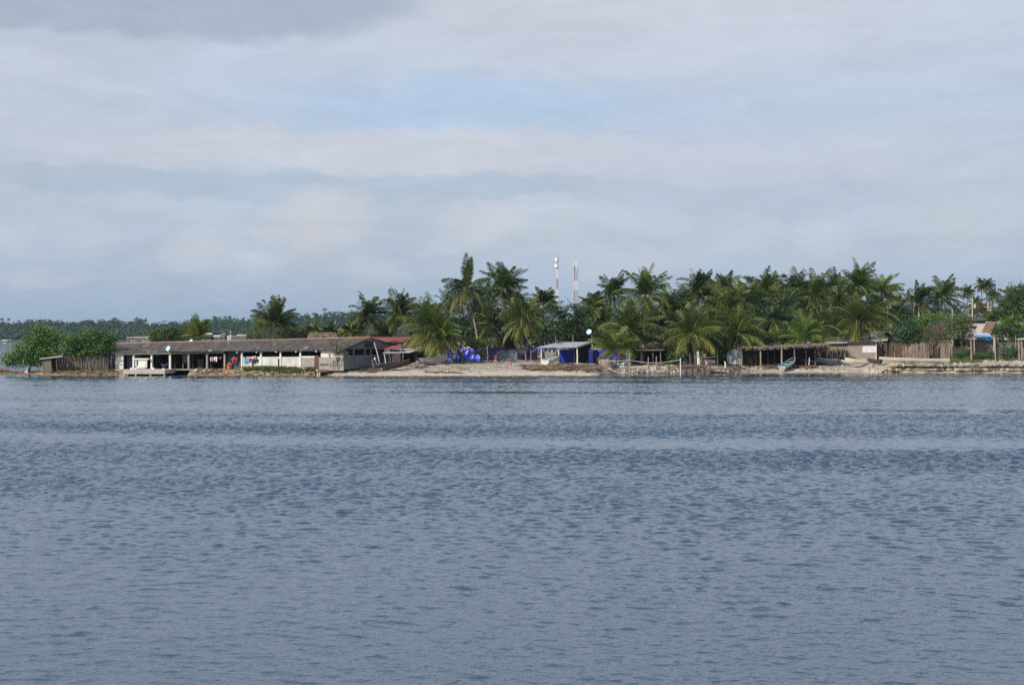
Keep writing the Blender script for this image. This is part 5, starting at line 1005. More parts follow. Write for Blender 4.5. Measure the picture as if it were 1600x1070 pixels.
# spit at the left edge: two white stubs, driftwood
for px, lab, h in ((40, 'left of two small white stubs on the mangrove spit', .5), (42.8, 'taller of two small white stubs on the mangrove spit', .75)):
    p = at(px, 582.5); m = MB(); m.tube([p - Vector((0, 0, .2)), p + Vector((0, 0, h * .7)), p + Vector((.02, 0, h))], [.15, .14, .09], 8); tag(m.build('marker_stub', 'boat_white', loc=p), lab, 'stub')
a = at(-6, 580.8); b = at(24, 582); m = MB(); m.tube([a, a.lerp(b, .3) + Vector((0, 0, .4)), a.lerp(b, .6) + Vector((0, 0, .35)), b], [.25, .3, .25, .1], 7); tag(m.build('log', 'driftwood', loc=a), 'dark log on the spit at the left edge of the water', 'log')

# ------------------------------------------------------------------ poles, masts and towers
def upole(px, pt, pb, Y, w, lab, lamp=False, arms=False):
    b = on(px, Y); t = thing('utility_pole', lab, 'pole', b, 'concrete utility poles'); m = MB(); m.tube([b - Vector((0, 0, .3)), P(px, pt, Y)], [w * 1.3, w], 8); m.build('shaft', 'pole_concrete', t)
    if lamp: m = MB(); a = P(px, pt + 4, Y); m.tube([a, P(px - 2.5, pt + 1.5, Y), P(px - 5, pt + .6, Y)], [.04] * 3, 5); m.box(P(px - 8, 0, Y).x, P(px - 5, 0, Y).x, Y - .15, Y + .15, P(0, pt + 1.2, Y).z, P(0, pt + .2, Y).z); m.build('lamp_arm', 'light_sheet', t)
    if arms:
        m = MB(); z = P(px, pt + 9, Y).z; x = b.x; m.box(x - .9, x + .9, Y - .05, Y + .05, z, z + .12); m.build('crossarm', 'pole_concrete', t); m = MB(); lathe(m, (x + .5, Y - .3, z - 1.0), [(.01, 0), (.25, 0), (.25, .8), (.01, .85)], 8); m.build('transformer', 'light_sheet', t)
upole(1435.5, 473, 492, 310, .15, 'short grey pole rising in front of a windblown palm'); upole(1488, 456, 492, 305, .15, 'tall pale concrete pole with a lamp arm between palms', lamp=True)
upole(1519.3, 466, 493, 340, .13, 'pole with a white transformer left of the two thin masts', arms=True); upole(1543.6, 471, 488, 350, .12, 'smaller pole with a crossarm right of the transformer pole', arms=True); upole(1387, 466, 500, 300, .11, 'white pole with lights beside the rightmost tall palm', arms=True)
for px, pt, Y, lab in ((1549.5, 440.5, 620, 'thin lattice mast leaning slightly beside the twin far palms'), (1562.2, 441, 620, 'thin straight lattice mast right of the twin far palms')):
    b = on(px + 1.5, Y); t = thing('radio_mast', lab, 'mast', b); m = MB(); tp = P(px, pt, Y); m.tube([b, b.lerp(tp, .7), tp], [.28, .2, .08], 4); m.build('lattice', 'metal_grey', t); m = MB(); m.bar(tp, tp + Vector((0, 0, 2)), .05); m.build('tip', 'metal_grey', t)
def tower(px, pt, pbot, Y, wb, wt, lab, bands, dishes=(), panels=()):
    b = on(px, Y); zt2 = P(px, pt, Y).z; t = thing('lattice_tower', lab, 'tower', b, 'red and white radio towers'); x0 = b.x; s = Y / F
    zs = [b.z] + [P(px, y, Y).z for y in bands]; 
    for k in range(len(zs) - 1):
        m = MB(); za, zb = zs[k], zs[k + 1]; n = max(2, int((zb - za) / 1.6)); wid = lambda z: wb + (wt - wb) * (z - b.z) / (zt2 - b.z)
        cs = lambda z: [Vector((x0 + wid(z) * math.cos(a), Y + wid(z) * math.sin(a), z)) for a in (math.pi * .5 + .4, math.pi * 7 / 6 + .4, math.pi * 11 / 6 + .4)]
        for i in range(n):
            q0, q1 = cs(za + (zb - za) * i / n), cs(za + (zb - za) * (i + 1) / n)
            for j in range(3): m.bar(q0[j], q1[j], .08, n=4); m.bar(q0[j], q1[(j + 1) % 3], .055, n=4); m.bar(q1[j], q1[(j + 1) % 3], .06, n=4)
        m.build('lattice_section', ('tower_white', 'tower_red')[k % 2], t)
    m = MB(); m.bar((x0, Y, zt2 - .5), (x0, Y, zt2 + 6.5 * s), .06, .03, 5); m.build('antenna_rod', 'tower_red', t)
    for dx, py, r_ in dishes:
        m = MB(); c_ = P(px + dx, py, Y - .8); d = Vector((-.5, -.8, .05)); q = d.to_track_quat('Z', 'Y').to_matrix(); lathe(m, c_, [(.01, -.5), (r_ * .8, -.45), (r_, -.2), (r_, .25), (r_ * .85, .4), (.01, .5)], 14, 0, q); dd = m.build('drum_antenna', 'tower_white', t)
        m = MB(); m.bar(c_ - d * .5, Vector((x0, Y, c_.z)), .1); m.build('bracket', 'metal_grey', dd)
    for dx, py in panels:
        m = MB(); p = P(px + dx, py, Y - .5); m.box(p.x - .16, p.x + .16, p.y - .1, p.y + .1, p.z - .9, p.z + .9); m.bar(p, Vector((x0, Y, p.z)), .05); m.build('panel_antenna', 'metal_grey', t)
    return t
tower(870.6, 402, 470, 620, .5, .36, 'slimmer red and white lattice tower carrying two white drum antennas', (452, 436, 420, 412, 402), ((-1.1, 406, .7), (-1.4, 415.5, .75)), ((1.6, 404),))
tower(899.2, 407, 478, 600, 1.9, .5, 'wider tapering red and white lattice tower right of the drum tower', (471, 454, 439, 423, 407), (), ((-1.6, 418.5), (4.0, 420), (-1.9, 421)))

# ------------------------------------------------------------------ the person in red
def skinned(name, pts, edges, rad, mt_, parent, root=0, sub=1):
    me = bpy.data.meshes.new(name); o = bpy.data.objects.new(name, me); COL.objects.link(o); o.parent = parent; org = wloc(parent)
    me.from_pydata([Vector(p) - org for p in pts], edges, []); me.materials.append(MATS[mt_]); sk = o.modifiers.new('skin', 'SKIN'); ly = me.skin_vertices[0] if me.skin_vertices else None
    if ly is None:
        bm_ = None
    for k, r_ in enumerate(rad):
        me.skin_vertices[0].data[k].radius = (r_, r_); me.skin_vertices[0].data[k].use_root = (k == root)
    sb = o.modifiers.new('sub', 'SUBSURF'); sb.levels = sub; sb.render_levels = sub; return o
import bmesh
def skin_mesh(name, pts, edges, rad, mt_, parent, root=0, sub=2):
    bm = bmesh.new(); ly = bm.verts.layers.skin.verify(); org = wloc(parent); vs = [bm.verts.new(Vector(p) - org) for p in pts]
    for a, b in edges: bm.edges.new((vs[a], vs[b]))
    for v_, r_ in zip(vs, rad): v_[ly].radius = r_ if isinstance(r_, tuple) else (r_, r_)
    vs[root][ly].use_root = True
    me = bpy.data.meshes.new(name); bm.to_mesh(me); bm.free(); me.materials.append(MATS[mt_]); o = bpy.data.objects.new(name, me); COL.objects.link(o); o.parent = parent
    o.modifiers.new('skin', 'SKIN'); sb = o.modifiers.new('smooth', 'SUBSURF'); sb.levels = sub; sb.render_levels = sub; return o
pb = at(774.2, 570); t = thing('person', 'person in a red top and pinkish trousers walking along the sand by the grey screen', 'person', pb)
def V(x, y, z): return pb + Vector((x, y, z))
H_ = [V(0, 0, .86), V(0.02, 0, 1.06), V(.03, 0, 1.28), V(.04, 0, 1.40), V(.06, -.01, 1.48), V(.08, -.02, 1.58), V(.075, -.02, 1.69),
      V(.0, -.10, .82), V(.16, -.11, .46), V(.20, -.11, .09), V(.32, -.13, .04), V(-.02, .10, .82), V(-.10, .11, .46), V(-.34, .11, .14), V(-.26, .12, .05),
      V(.03, -.20, 1.36), V(-.10, -.25, 1.10), V(.06, -.26, .88), V(.10, -.27, .80), V(.03, .20, 1.36), V(.16, .25, 1.11), V(.32, .24, .95), V(.38, .23, .89)]
E_ = [(0, 1), (1, 2), (2, 3), (3, 4), (4, 5), (5, 6), (0, 7), (7, 8), (8, 9), (9, 10), (0, 11), (11, 12), (12, 13), (13, 14), (3, 15), (15, 16), (16, 17), (17, 18), (3, 19), (19, 20), (20, 21), (21, 22)]
R_ = [.13, .12, .14, .10, .055, .095, .085, .085, .06, .04, .035, .085, .06, .04, .035, .055, .045, .035, .03, .055, .045, .035, .03]
body = skin_mesh('body', H_, E_, R_, 'skin', t)
skin_mesh('red_top', [V(0, 0, .84), V(.02, 0, 1.06), V(.03, 0, 1.28), V(.04, 0, 1.40), V(.03, -.20, 1.36), V(-.05, -.235, 1.2), V(.03, .20, 1.36), V(.10, .23, 1.22)], [(0, 1), (1, 2), (2, 3), (3, 4), (4, 5), (3, 6), (6, 7)], [.16, .15, .165, .11, .075, .07, .075, .07], 'cloth_red', t)
skin_mesh('trousers', [V(0, 0, .9), V(0, -.10, .80), V(.15, -.11, .46), V(.19, -.11, .16), V(-.02, .10, .80), V(-.10, .11, .46), V(-.30, .11, .2)], [(0, 1), (1, 2), (2, 3), (0, 4), (4, 5), (5, 6)], [.145, .105, .08, .065, .105, .08, .065], 'cloth_pink', t)
m = MB(); lathe(m, V(.065, -.015, 1.62), [(.01, .15), (.07, .13), (.11, .06), (.112, -.02), (.09, -.08)], 10); m.build('hair', 'hair', t, smooth=True)
m = MB()
for dy in (-.045, .035): m.rock(V(.175, dy - .02, 1.615), .012, 0, .8)
m.build('eyes', 'hair', body); m = MB(); m.bar(V(.165, -.02, 1.60), V(.20, -.02, 1.575), .012, .02); m.build('nose', 'skin', body); m = MB(); m.bar(V(.165, -.05, 1.535), V(.165, .015, 1.535), .009); m.build('mouth', 'cloth_red', body)
for sx_, hand in ((V(.10, -.27, .80), Vector((.02, 0, -1))), (V(.38, .23, .89), Vector((.7, 0, -.7)))):
    m = MB(); side = Vector((.0, .018, 0)); hand.normalize()
    for k, ln in enumerate((.07, .085, .08, .06)): a = sx_ + side * (k - 1.5); m.tube([a, a + hand * ln * .6 + Vector((.01, 0, 0)), a + hand * ln + Vector((.025, 0, 0))], [.011, .010, .008], 5)
    m.tube([sx_ + Vector((.03, 0, .03)), sx_ + Vector((.06, 0, -.01)), sx_ + hand * .05 + Vector((.06, 0, 0))], [.012, .011, .009], 5); m.build('fingers', 'skin', body)

# ------------------------------------------------------------------ far shore village (1.8 km away)
YF = 1850.0
mat('far_dark', (.16, .14, .135), (.10, .09, .09), 0.3, 0.9)
far = MB(); xs = np.linspace(-1500, 1700, 80)
for a, b in zip(xs[:-1], xs[1:]): far.poly([(a, YF + 12 + 10 * math.sin(a * .01), 0.0), (b, YF + 12 + 10 * math.sin(b * .01), 0), (b, YF + 60, 2), (a, YF + 60, 2)]); far.poly([(a, YF + 60, 2), (b, YF + 60, 2), (b, YF + 420, 8), (a, YF + 420, 8)])
MATS['far_ground'] = mat('far_ground', (.20, .18, .12), (.12, .12, .07), .02)
o = far.build('far_shore', 'far_ground', loc=(0, YF + 40, 0)); tag(o, 'low wooded shore across the lagoon', 'shore', kind='structure')
for pl, pr, pt, pe, pb_, wall, rf, lab in ((3, 11, 529.0, 530.6, 533.6, 'far_cyan', 'far_cyan', 'bright cyan hut on the far shore at the left edge'), (12, 17.5, 528.8, 529.8, 532.5, 'far_wall', 'far_roof', 'dull brown hut beside the cyan hut on the far shore'), (-8, 1.5, 529.6, 531, 534, 'far_wall', 'far_roof', 'reddish hut cut by the left edge on the far shore'),
        (198, 207, 524.5, 526.6, 531, 'far_dark', 'far_roof', 'left part of the brown roofed pair far behind the round bush'), (208, 226, 523.6, 527, 531, 'far_dark', 'far_roof', 'wide brown roofed house far behind the round bush'), (228, 233, 523.6, 526, 530.5, 'far_wall', 'far_roof_pale', 'narrow pale hut right of the wide brown roofed one'),
        (315, 330, 518.6, 520.6, 527.5, 'far_dark', 'far_roof_pale', 'long white roofed building right of the spiky young palm'), (333, 344, 522, 524, 528, 'far_dark', 'far_roof_pale', 'low pale house second from the spiky young palm'), (345.5, 351, 519, 521.5, 528, 'far_dark', 'far_roof', 'dark roofed hut in the middle of the far village'), (355, 361, 522.6, 524.2, 528, 'far_roof_pale', 'far_roof_pale', 'small white cube house in the middle of the far village'),
        (362, 370, 522.4, 524.4, 528.6, 'far_dark', 'far_roof', 'brown hut left of the long flat roof in the far village'), (370.5, 386, 521, 522.6, 528, 'far_dark', 'far_roof_pale', 'long flat pale roof at the right of the far village'), (388, 402, 521, 523, 528, 'far_dark', 'far_roof', 'dark house half hidden by the bush left of the big palm')):
    pt += 1.8; pe += 1.8; Yv = YF + 16; t = thing('far_house', lab, 'house', P((pl + pr) / 2, pb_, Yv), 'houses of the far village'); t.location.z = 0; m = MB(); m.box(P(pl, 0, Yv).x, P(pr, 0, Yv).x, Yv, Yv + 9, -.2, CH - (pe - HZ) * Yv / F); m.build('wall', wall, t)
    m = MB(); z0, z1 = CH - (pe - HZ) * Yv / F, CH - (pt - HZ) * Yv / F; x0, x1 = P(pl, 0, Yv).x - .8, P(pr, 0, Yv).x + .8; m.hexa([(x0, Yv - 1, z0), (x1, Yv - 1, z0), (x1 - .8, Yv + 4.5, z1), (x0 + .8, Yv + 4.5, z1)], [(x0, Yv + 10, z0), (x1, Yv + 10, z0), (x1 - .8, Yv + 4.6, z1), (x0 + .8, Yv + 4.6, z1)]); m.build('roof', rf, t)
    m = MB(); xm = (x0 + x1) / 2; m.box(xm - .7, xm + .7, Yv - .05, Yv + .05, 0, max(.8, z0 * .6)); m.build('door', 'dark_interior', t)
for px, lab in ((204, 'white boat moored far off left of the wide brown roof'), (222, 'white boat moored far off beneath the wide brown roof'), (341, 'white boat moored before the middle of the far village'), (352, 'white boat moored right of the dark roofed far hut')):
    a = Vector((P(px, 0, YF - 60).x, YF - 60, -.1)); boat('far_boat', lab, a, a + Vector((6.5, 1, .1)), 2.2, 1.3, 'boat_white', 'boat_grey', 'boats moored off the far village', thwarts=1)
b = Vector((P(360, 0, YF + 20).x, YF + 20, 0)); m = MB(); m.bar(b, b + Vector((0, 0, 15)), .4, .25); m.bar(b + Vector((-1, 0, 12.5)), b + Vector((1, 0, 12.5)), .2); tag(m.build('far_mast', 'far_roof_pale', loc=b), 'thin white mast standing in the far village', 'mast')

# ------------------------------------------------------------------ vegetation
class NB:
    """collects quads as numpy arrays"""
    def __init__(s): s.v = []; s.q = []; s.m = []; s.n = 0
    def add(s, v, q, mi):
        s.v.append(v); s.q.append(q + s.n); s.m.append(np.full(len(q), mi, np.int32) if np.isscalar(mi) else mi); s.n += len(v)
    def build(s, name, mats, parent=None, loc=(0, 0, 0)):
        return npmesh(name, np.concatenate(s.v), np.concatenate(s.q), mats, parent, loc, np.concatenate(s.m))
def unit(a): return a / np.maximum(1e-9, np.linalg.norm(a, axis=-1, keepdims=True))
UP = np.array([0, 0, 1.0])
def frond(nb, base, az_, e0, Lf, droop, r, mi, wind=0.0, nl=22, wid=.11, ll=.95, twist=0.0, hang=.55, twin=None):
    """one feather frond: a curved rib and two rows of hanging leaflets"""
    n = 12; t = np.linspace(0, 1, n + 1); e = e0 - droop * t ** 1.25
    d = np.stack([np.cos(e) * np.cos(az_), np.cos(e) * np.sin(az_), np.sin(e)], 1); d[:, 0] += wind * t; d = unit(d)
    p = np.concatenate([[np.zeros(3)], np.cumsum(d[:-1] * (Lf / n), 0)]) + base
    h = np.cross(d, UP); hl = np.linalg.norm(h, axis=1, keepdims=True); s0 = np.where(hl > .05, h / np.maximum(hl, .05), np.array([[-np.sin(az_), np.cos(az_), 0]]))
    nrm = unit(np.cross(s0, d)); ct, st_ = math.cos(twist), math.sin(twist); s = s0 * ct + nrm * st_; nrm = np.cross(s, d)
    w = np.interp(t, [0, .1, 1], [.12, .075, .02])[:, None]; v = np.concatenate([p - s * w, p + s * w]); i = np.arange(n)
    nb.add(v, np.stack([i, i + 1, i + n + 2, i + n + 1], 1), 4)
    k = np.tile(np.linspace(.10, .995, nl), 2); sd_ = np.repeat([-1.0, 1.0], nl); k = np.clip(k + r.uniform(-.012, .012, len(k)), .08, 1)
    ip = lambda a: np.stack([np.interp(k, t, a[:, j]) for j in range(3)], 1)
    pp, dd, ss, nn_ = ip(p), unit(ip(d)), unit(ip(s)), unit(ip(nrm))
    l = ll * np.interp(k, [0, .15, .45, .8, 1], [.35, .75, 1, .72, .32]) * r.uniform(.85, 1.12, len(k)); fw = np.interp(k, [0, .6, 1], [.55, .75, 1.6])
    ld = unit(dd * fw[:, None] + ss * sd_[:, None] * 1.0 + nn_ * r.uniform(-.05, .3, len(k))[:, None]); ld[:, 0] += wind * .5; ld = unit(ld)
    l2 = unit(ld + np.array([wind * .6, 0, -1.0]) * (hang * r.uniform(.6, 1.4, len(k)))[:, None]); l3 = unit(l2 + np.array([0, 0, -1.0]) * hang * .9)
    q1 = pp + ld * (l * .4)[:, None]; q2 = q1 + l2 * (l * .35)[:, None]; q3 = q2 + l3 * (l * .3)[:, None]; ww = (wid * r.uniform(.75, 1.2, len(k)))[:, None]
    bw = unit(dd + .3 * nn_); M = len(k)
    v = np.concatenate([pp - bw * ww * .35, pp + bw * ww * .35, q1 - bw * ww * .5, q1 + bw * ww * .5, q2 - bw * ww * .4, q2 + bw * ww * .4, q3 - bw * ww * .08, q3 + bw * ww * .08]); j = np.arange(M)
    q = np.concatenate([np.stack([j + a * M, j + (a + 1) * M, j + (a + 3) * M, j + (a + 2) * M], 1) for a in (0, 2, 4)])
    nb.add(v, q, mi)
PM = ['palm_green', 'palm_deep', 'palm_bright', 'palm_yellow', 'palm_rib', 'palm_dead']
def palm(px, py, Y, Rpx, label, base=None, seed=0, nf=22, wind=.3, up=85, down=-40, tone=0, yel=.12, dead=1, nuts=0, group='coconut palms of the grove', spear=False, tr=.15, hang=.6, droop=(.7, 1.5), nutmat='nut', lenj=.18, nl=32, az0=None, name='coconut_palm', tmat='trunk', flare=1.2):
    """crown centre at pixel (px, py), frond length Rpx pixels, trunk foot at pixel column base"""
    r = np.random.default_rng(1000 + seed); c_ = np.array(P(px, py, Y)); Lf = Rpx * Y / F; b = on(px if base is None else base, Y)
    t = thing(name, label, 'palm tree', b, group)
    m = MB(); cc = Vector(c_); n = 9; pts = []; rad = []; hh = max(.5, cc.z - b.z); dx = cc.x - b.x
    for k in range(n + 1):
        f = k / n; cur = f ** 1.5 if abs(dx) > .8 else f; pts.append(Vector((b.x + dx * cur + .06 * math.sin(f * 5 + seed), b.y + .05 * math.sin(f * 4 + seed * 2), b.z - .25 + (hh + .2) * f))); rad.append(tr * (1.0 + flare * max(0, .12 - f) / .12 * (1 if hh > 3 else .4)) * (1 - .3 * f) * (1 + .05 * (k % 2)))
    m.tube(pts, rad, 8); m.build('trunk', tmat, t)
    nb = NB(); ga = 2.39996; a0 = r.uniform(0, 6.28) if az0 is None else az0
    nf = int(nf * 1.55)
    for k in range(nf):
        f = (k + .5) / nf; e = R(up + (down - up) * f ** 1.25) + r.normal(0, .09); a = a0 + k * ga + r.normal(0, .22); L1 = Lf * (1.0 if f < .75 else .9) * r.uniform(1 - lenj, 1 + lenj * .5) * (.72 if f < .08 else 1); mi = [0, 1, 2][tone] if r.random() < .62 else r.choice([0, 1, 2 if tone == 2 else 0])
        if f > .66 and r.random() < yel * 1.5: mi = 3
        dr = droop[0] + (droop[1] - droop[0]) * r.random(); 
        if f < .2: dr *= .5
        frond(nb, c_ + np.array([0, 0, .15 - .35 * f]), a, e, L1, dr, r, mi, wind * r.uniform(.5, 1.3), nl, .115 if Y < 300 else .2, .31 * Lf * (1.05 if Lf < 4 else .95), r.normal(0, .5), hang * 1.3)
    if spear: frond(nb, c_, 2.4, R(86), Lf * 1.2, -.1, r, 1, .03, 40, .17, .22 * Lf, .5, .10); frond(nb, c_, 1.0, R(80), Lf * 1.05, .1, r, 1, .08, 40, .17, .22 * Lf, -.5, .12); frond(nb, c_, .3, R(84), Lf * 1.1, .05, r, 0, .05, 40, .17, .2 * Lf, 1.2, .12)
    for k in range(dead): frond(nb, c_ - np.array([0, 0, .3]), a0 + 1.7 + k * 2.1 + r.normal(0, .3), R(-52 - 20 * r.random()), Lf * .72, .5, r, 5, 0, nl, .12, .18 * Lf, r.normal(0, .5), 1.0)
    nb.build('crown', PM, t)
    if nuts:
        m = MB()
        for k in range(nuts):
            a = r.uniform(0, 6.28) if nuts > 6 else r.uniform(3.4, 6.0); m.rock((c_[0] + .42 * math.cos(a) * r.uniform(.6, 1.3), c_[1] + .42 * math.sin(a), c_[2] - .25 - r.uniform(0, .75)), .16, 0, 1.15)
        m.build('coconuts', nutmat, t)
    return t
# left part, behind and beside the long house
palm(308, 526, 250, 32, 'spiky young palm sprouting straight up behind the middle of the long roof', None, 1, 15, .12, 88, 12, 2, .1, 0, tr=.14, droop=(.25, .9))
palm(429, 506, 252, 44, 'tall palm with widespread fronds above the middle of the long roof', 424, 2, 24, .25, 86, -10, 1, .08, 0, droop=(.35, 1.0), tr=.16)
palm(487, 522, 268, 22, 'small pale green palm just left of the brown thatched hut roof', None, 3, 14, .2, 85, 0, 2, .1, 0, tr=.1)
palm(517, 522, 272, 20, 'small dark palm peeping up just behind the brown thatched hut roof', None, 4, 13, .2, 85, 0, 1, .05, 0, tr=.1)
palm(550, 519, 258, 25, 'yellowish young palm left of the windblown pair of palms', None, 5, 16, .2, 82, -15, 2, .7, 0, tr=.1)
palm(573, 496, 256, 38, 'left of the windblown pair of palms, with a tuft swept to the right', 573.5, 6, 20, .5, 88, -25, 1, .1, 0, tr=.13, droop=(.6, 1.5))
palm(624, 492, 256, 42, 'right of the windblown pair of palms, spreading over the red roof', 629, 7, 22, .4, 86, -30, 1, .12, 1, tr=.14, droop=(.5, 1.3))
palm(596, 522, 262, 24, 'short yellow green palm low between the windblown pair', None, 8, 15, .3, 78, -20, 2, .6, 1, tr=.1)
palm(536, 523, 262, 18, 'smallest yellow green palm beside the white house behind the gable', None, 9, 12, .2, 80, -10, 2, .4, 0, tr=.1)
# front of the beach
palm(675, 520, 236.5, 60, 'front palm with a flared trunk foot and golden drooping fronds before the black shack', 677, 10, 27, .05, 84, -48, 0, .75, 2, nuts=9, nutmat='nut', tr=.19, droop=(.7, 1.5), tmat='trunk', az0=1.2, flare=3.6)
palm(691, 527, 235, 42, 'leaning front palm whose pale trunk bends left beside the blue tarpaulin', 707, 11, 18, .1, 75, -50, 2, .7, 1, tr=.16, tmat='trunk_pale')
palm(729, 452, 250, 46, 'tallest palm with an upright spear of fronds and a long leaning trunk', 749, 12, 19, .12, 45, -55, 1, .22, 1, spear=True, tr=.17, tmat='trunk_pale', droop=(.9, 1.7), hang=.8)
palm(786, 452, 262, 46, 'tall bushy palm right of the one with the upright spear', 790, 13, 25, .2, 86, -30, 1, .08, 1, tr=.16, droop=(.5, 1.3), nuts=5, nutmat='nut_brown')
palm(817, 500, 241, 50, 'palm with long drooping lit fronds left of the zinc shelter', 822, 14, 26, .12, 84, -62, 0, .42, 2, tr=.16, hang=.85, droop=(.9, 1.8))
palm(849, 474, 272, 28, 'dark palm top just left of the two radio towers', None, 15, 18, .3, 86, -20, 1, .05, 0)
palm(926, 480, 262, 30, 'bright green palm top right of the radio towers', None, 16, 18, .3, 84, -45, 2, .3, 0)
palm(959, 462, 272, 38, 'dark palm left of the one bearing orange coconuts', None, 17, 22, .3, 86, -30, 1, .08, 0)
palm(1008, 462, 252, 50, 'large feathery palm bearing a bunch of orange coconuts', 1004, 18, 26, .18, 86, -52, 0, .3, 1, nuts=14, droop=(.45, 1.2))
palm(982, 516, 242, 56, 'broad palm behind the pen with lit fronds spreading both ways', 985, 19, 28, .15, 84, -50, 0, .35, 1, tr=.17, droop=(.6, 1.5))
palm(962, 549, 236, 48, 'short palm arching to the left beside the round plank pen', 962, 20, 17, -.25, 82, 5, 2, .4, 0, tr=.14, droop=(.9, 1.6))
palm(1046, 484, 268, 42, 'dim palm between the coconut bearing palm and the next tall crown', None, 21, 22, .3, 84, -35, 1, .12, 1)
palm(1082, 522, 239, 56, 'front palm with slanting fronds above the plank quay', 1088, 22, 27, .15, 84, -52, 0, .4, 1, tr=.18, droop=(.6, 1.5), nuts=5, nutmat='nut_brown')
palm(1091, 454, 275, 38, 'first of two tall crowns on the skyline above the plank quay', None, 23, 22, .35, 88, -35, 1, .1, 0)
palm(1131, 460, 282, 40, 'second of two tall crowns on the skyline above the plank quay', None, 24, 22, .4, 86, -30, 1, .1, 0)
palm(1138, 484, 262, 50, 'dense green palm above the black and grey tarpaulins', None, 25, 24, .25, 85, -40, 0, .15, 0)
palm(1152, 520, 244, 54, 'front palm with a thick dark crown over the grey tarpaulin', 1161, 26, 27, .15, 84, -48, 0, .25, 1, tr=.17)
palm(1168, 474, 268, 46, 'palm with a yellow drooping frond left of the thatched shelter roof', None, 27, 22, .3, 86, -45, 0, .35, 0)
palm(1193, 456, 280, 42, 'full pale fringed palm on the skyline above the thatched shelter', None, 28, 23, .35, 88, -35, 0, .15, 0)
palm(1208, 500, 258, 46, 'brownish palm with dead hanging fronds above the thatched shelter', 1212, 29, 18, .2, 60, -60, 1, .3, 4, tmat='trunk_pale')
palm(1240, 459, 278, 40, 'spiky tall palm on the skyline right of the pale fringed one', None, 30, 22, .35, 88, -35, 1, .08, 0)
palm(1274, 464, 274, 46, 'wide palm on the skyline left of the small central tuft', None, 31, 23, .35, 86, -40, 0, .12, 0)
palm(1301, 452, 290, 32, 'small tuft of a palm rising between two bigger skyline crowns', None, 32, 18, .35, 88, -25, 1, .05, 0)
palm(1258, 530, 247, 44, 'light green young palm standing behind the thatched shelter roof', 1259, 33, 20, .2, 86, -5, 2, .2, 0, tr=.13, droop=(.6, 1.4))
palm(1341, 448, 270, 42, 'tallest palm at the right end of the grove, its top swept right', 1343, 34, 23, .4, 88, -40, 0, .1, 0)
palm(1377, 458, 276, 38, 'lighter lone palm at the right edge of the tall grove', 1380, 35, 19, .45, 80, -35, 2, .3, 1, droop=(.8, 1.6))
palm(1341, 504, 258, 56, 'big palm with a stout dark trunk over the pale grey roof', 1345, 36, 27, .2, 84, -52, 0, .25, 2, tr=.34, tmat='trunk')
palm(1309, 488, 268, 48, 'shaded palm left of the stout trunked palm', None, 37, 23, .3, 84, -40, 1, .12, 1)
palm(1432, 474, 290, 40, 'windblown dark palm behind the short grey pole', 1438, 38, 20, .75, 84, -35, 1, .08, 0, droop=(.9, 1.6))
palm(1471, 466, 286, 42, 'windblown dark palm left of the tall concrete lamp pole', 1476, 39, 21, .7, 86, -40, 1, .06, 0, droop=(.9, 1.6))
palm(1511, 458, 520, 15, 'small far palm standing alone between concrete poles', 1512, 40, 18, .1, 84, -30, 1, .05, 0, tr=.25, nl=14)
palm(1533, 446, 500, 14, 'left of the twin far palms beside the thin masts', 1535, 41, 18, .1, 84, -40, 1, .2, 1, tr=.25, nl=14)
palm(1542, 448, 490, 15, 'right of the twin far palms beside the thin masts', 1540, 42, 18, .2, 84, -40, 1, .2, 1, tr=.25, nl=14)
palm(1551, 465, 450, 16, 'low far palm just below the twin far palms', None, 43, 16, .2, 80, -30, 1, .1, 0, tr=.25, nl=14)
palm(1524, 474, 440, 14, 'low far palm beside the transformer pole', None, 44, 15, .2, 80, -30, 1, .1, 0, tr=.25, nl=14)
palm(1586, 472, 286, 32, 'palm with a bunch of brown nuts at the right edge of the view', 1594, 45, 23, .1, 84, -50, 1, .2, 1, nuts=10, nutmat='nut_brown')
palm(1580, 510, 262, 24, 'yellow green palm low at the right edge behind the huts', 1582, 46, 18, .1, 75, -40, 2, .6, 1)
hid = 'coconut palm hidden deep in the shaded grove behind the front palms'
for k, (px, py, Y, Rp) in enumerate(((745, 492, 266, 44), (770, 508, 258, 48), (800, 478, 272, 40), (838, 506, 262, 42), (700, 486, 272, 36), (905, 505, 272, 40), (945, 505, 262, 42), (1030, 512, 258, 42), (1062, 500, 272, 44), (1108, 490, 278, 44), (1115, 516, 262, 40),
                                     (1180, 508, 262, 44), (1225, 484, 268, 44), (1228, 512, 262, 34), (1285, 508, 258, 44), (1322, 470, 284, 40), (1366, 490, 270, 42), (1255, 488, 286, 44), (1152, 468, 294, 40), (1400, 488, 300, 34), (1068, 472, 290, 36), (1110, 466, 300, 36), (1212, 468, 296, 38), (1258, 464, 300, 38), (1290, 474, 296, 38), (665, 496, 268, 34), (757, 470, 274, 36))):
    palm(px, py, Y, Rp, hid, None, 60 + k, 21, .3, 84, -48, 1, .12, 2, group='palms hidden in the grove', nl=18)

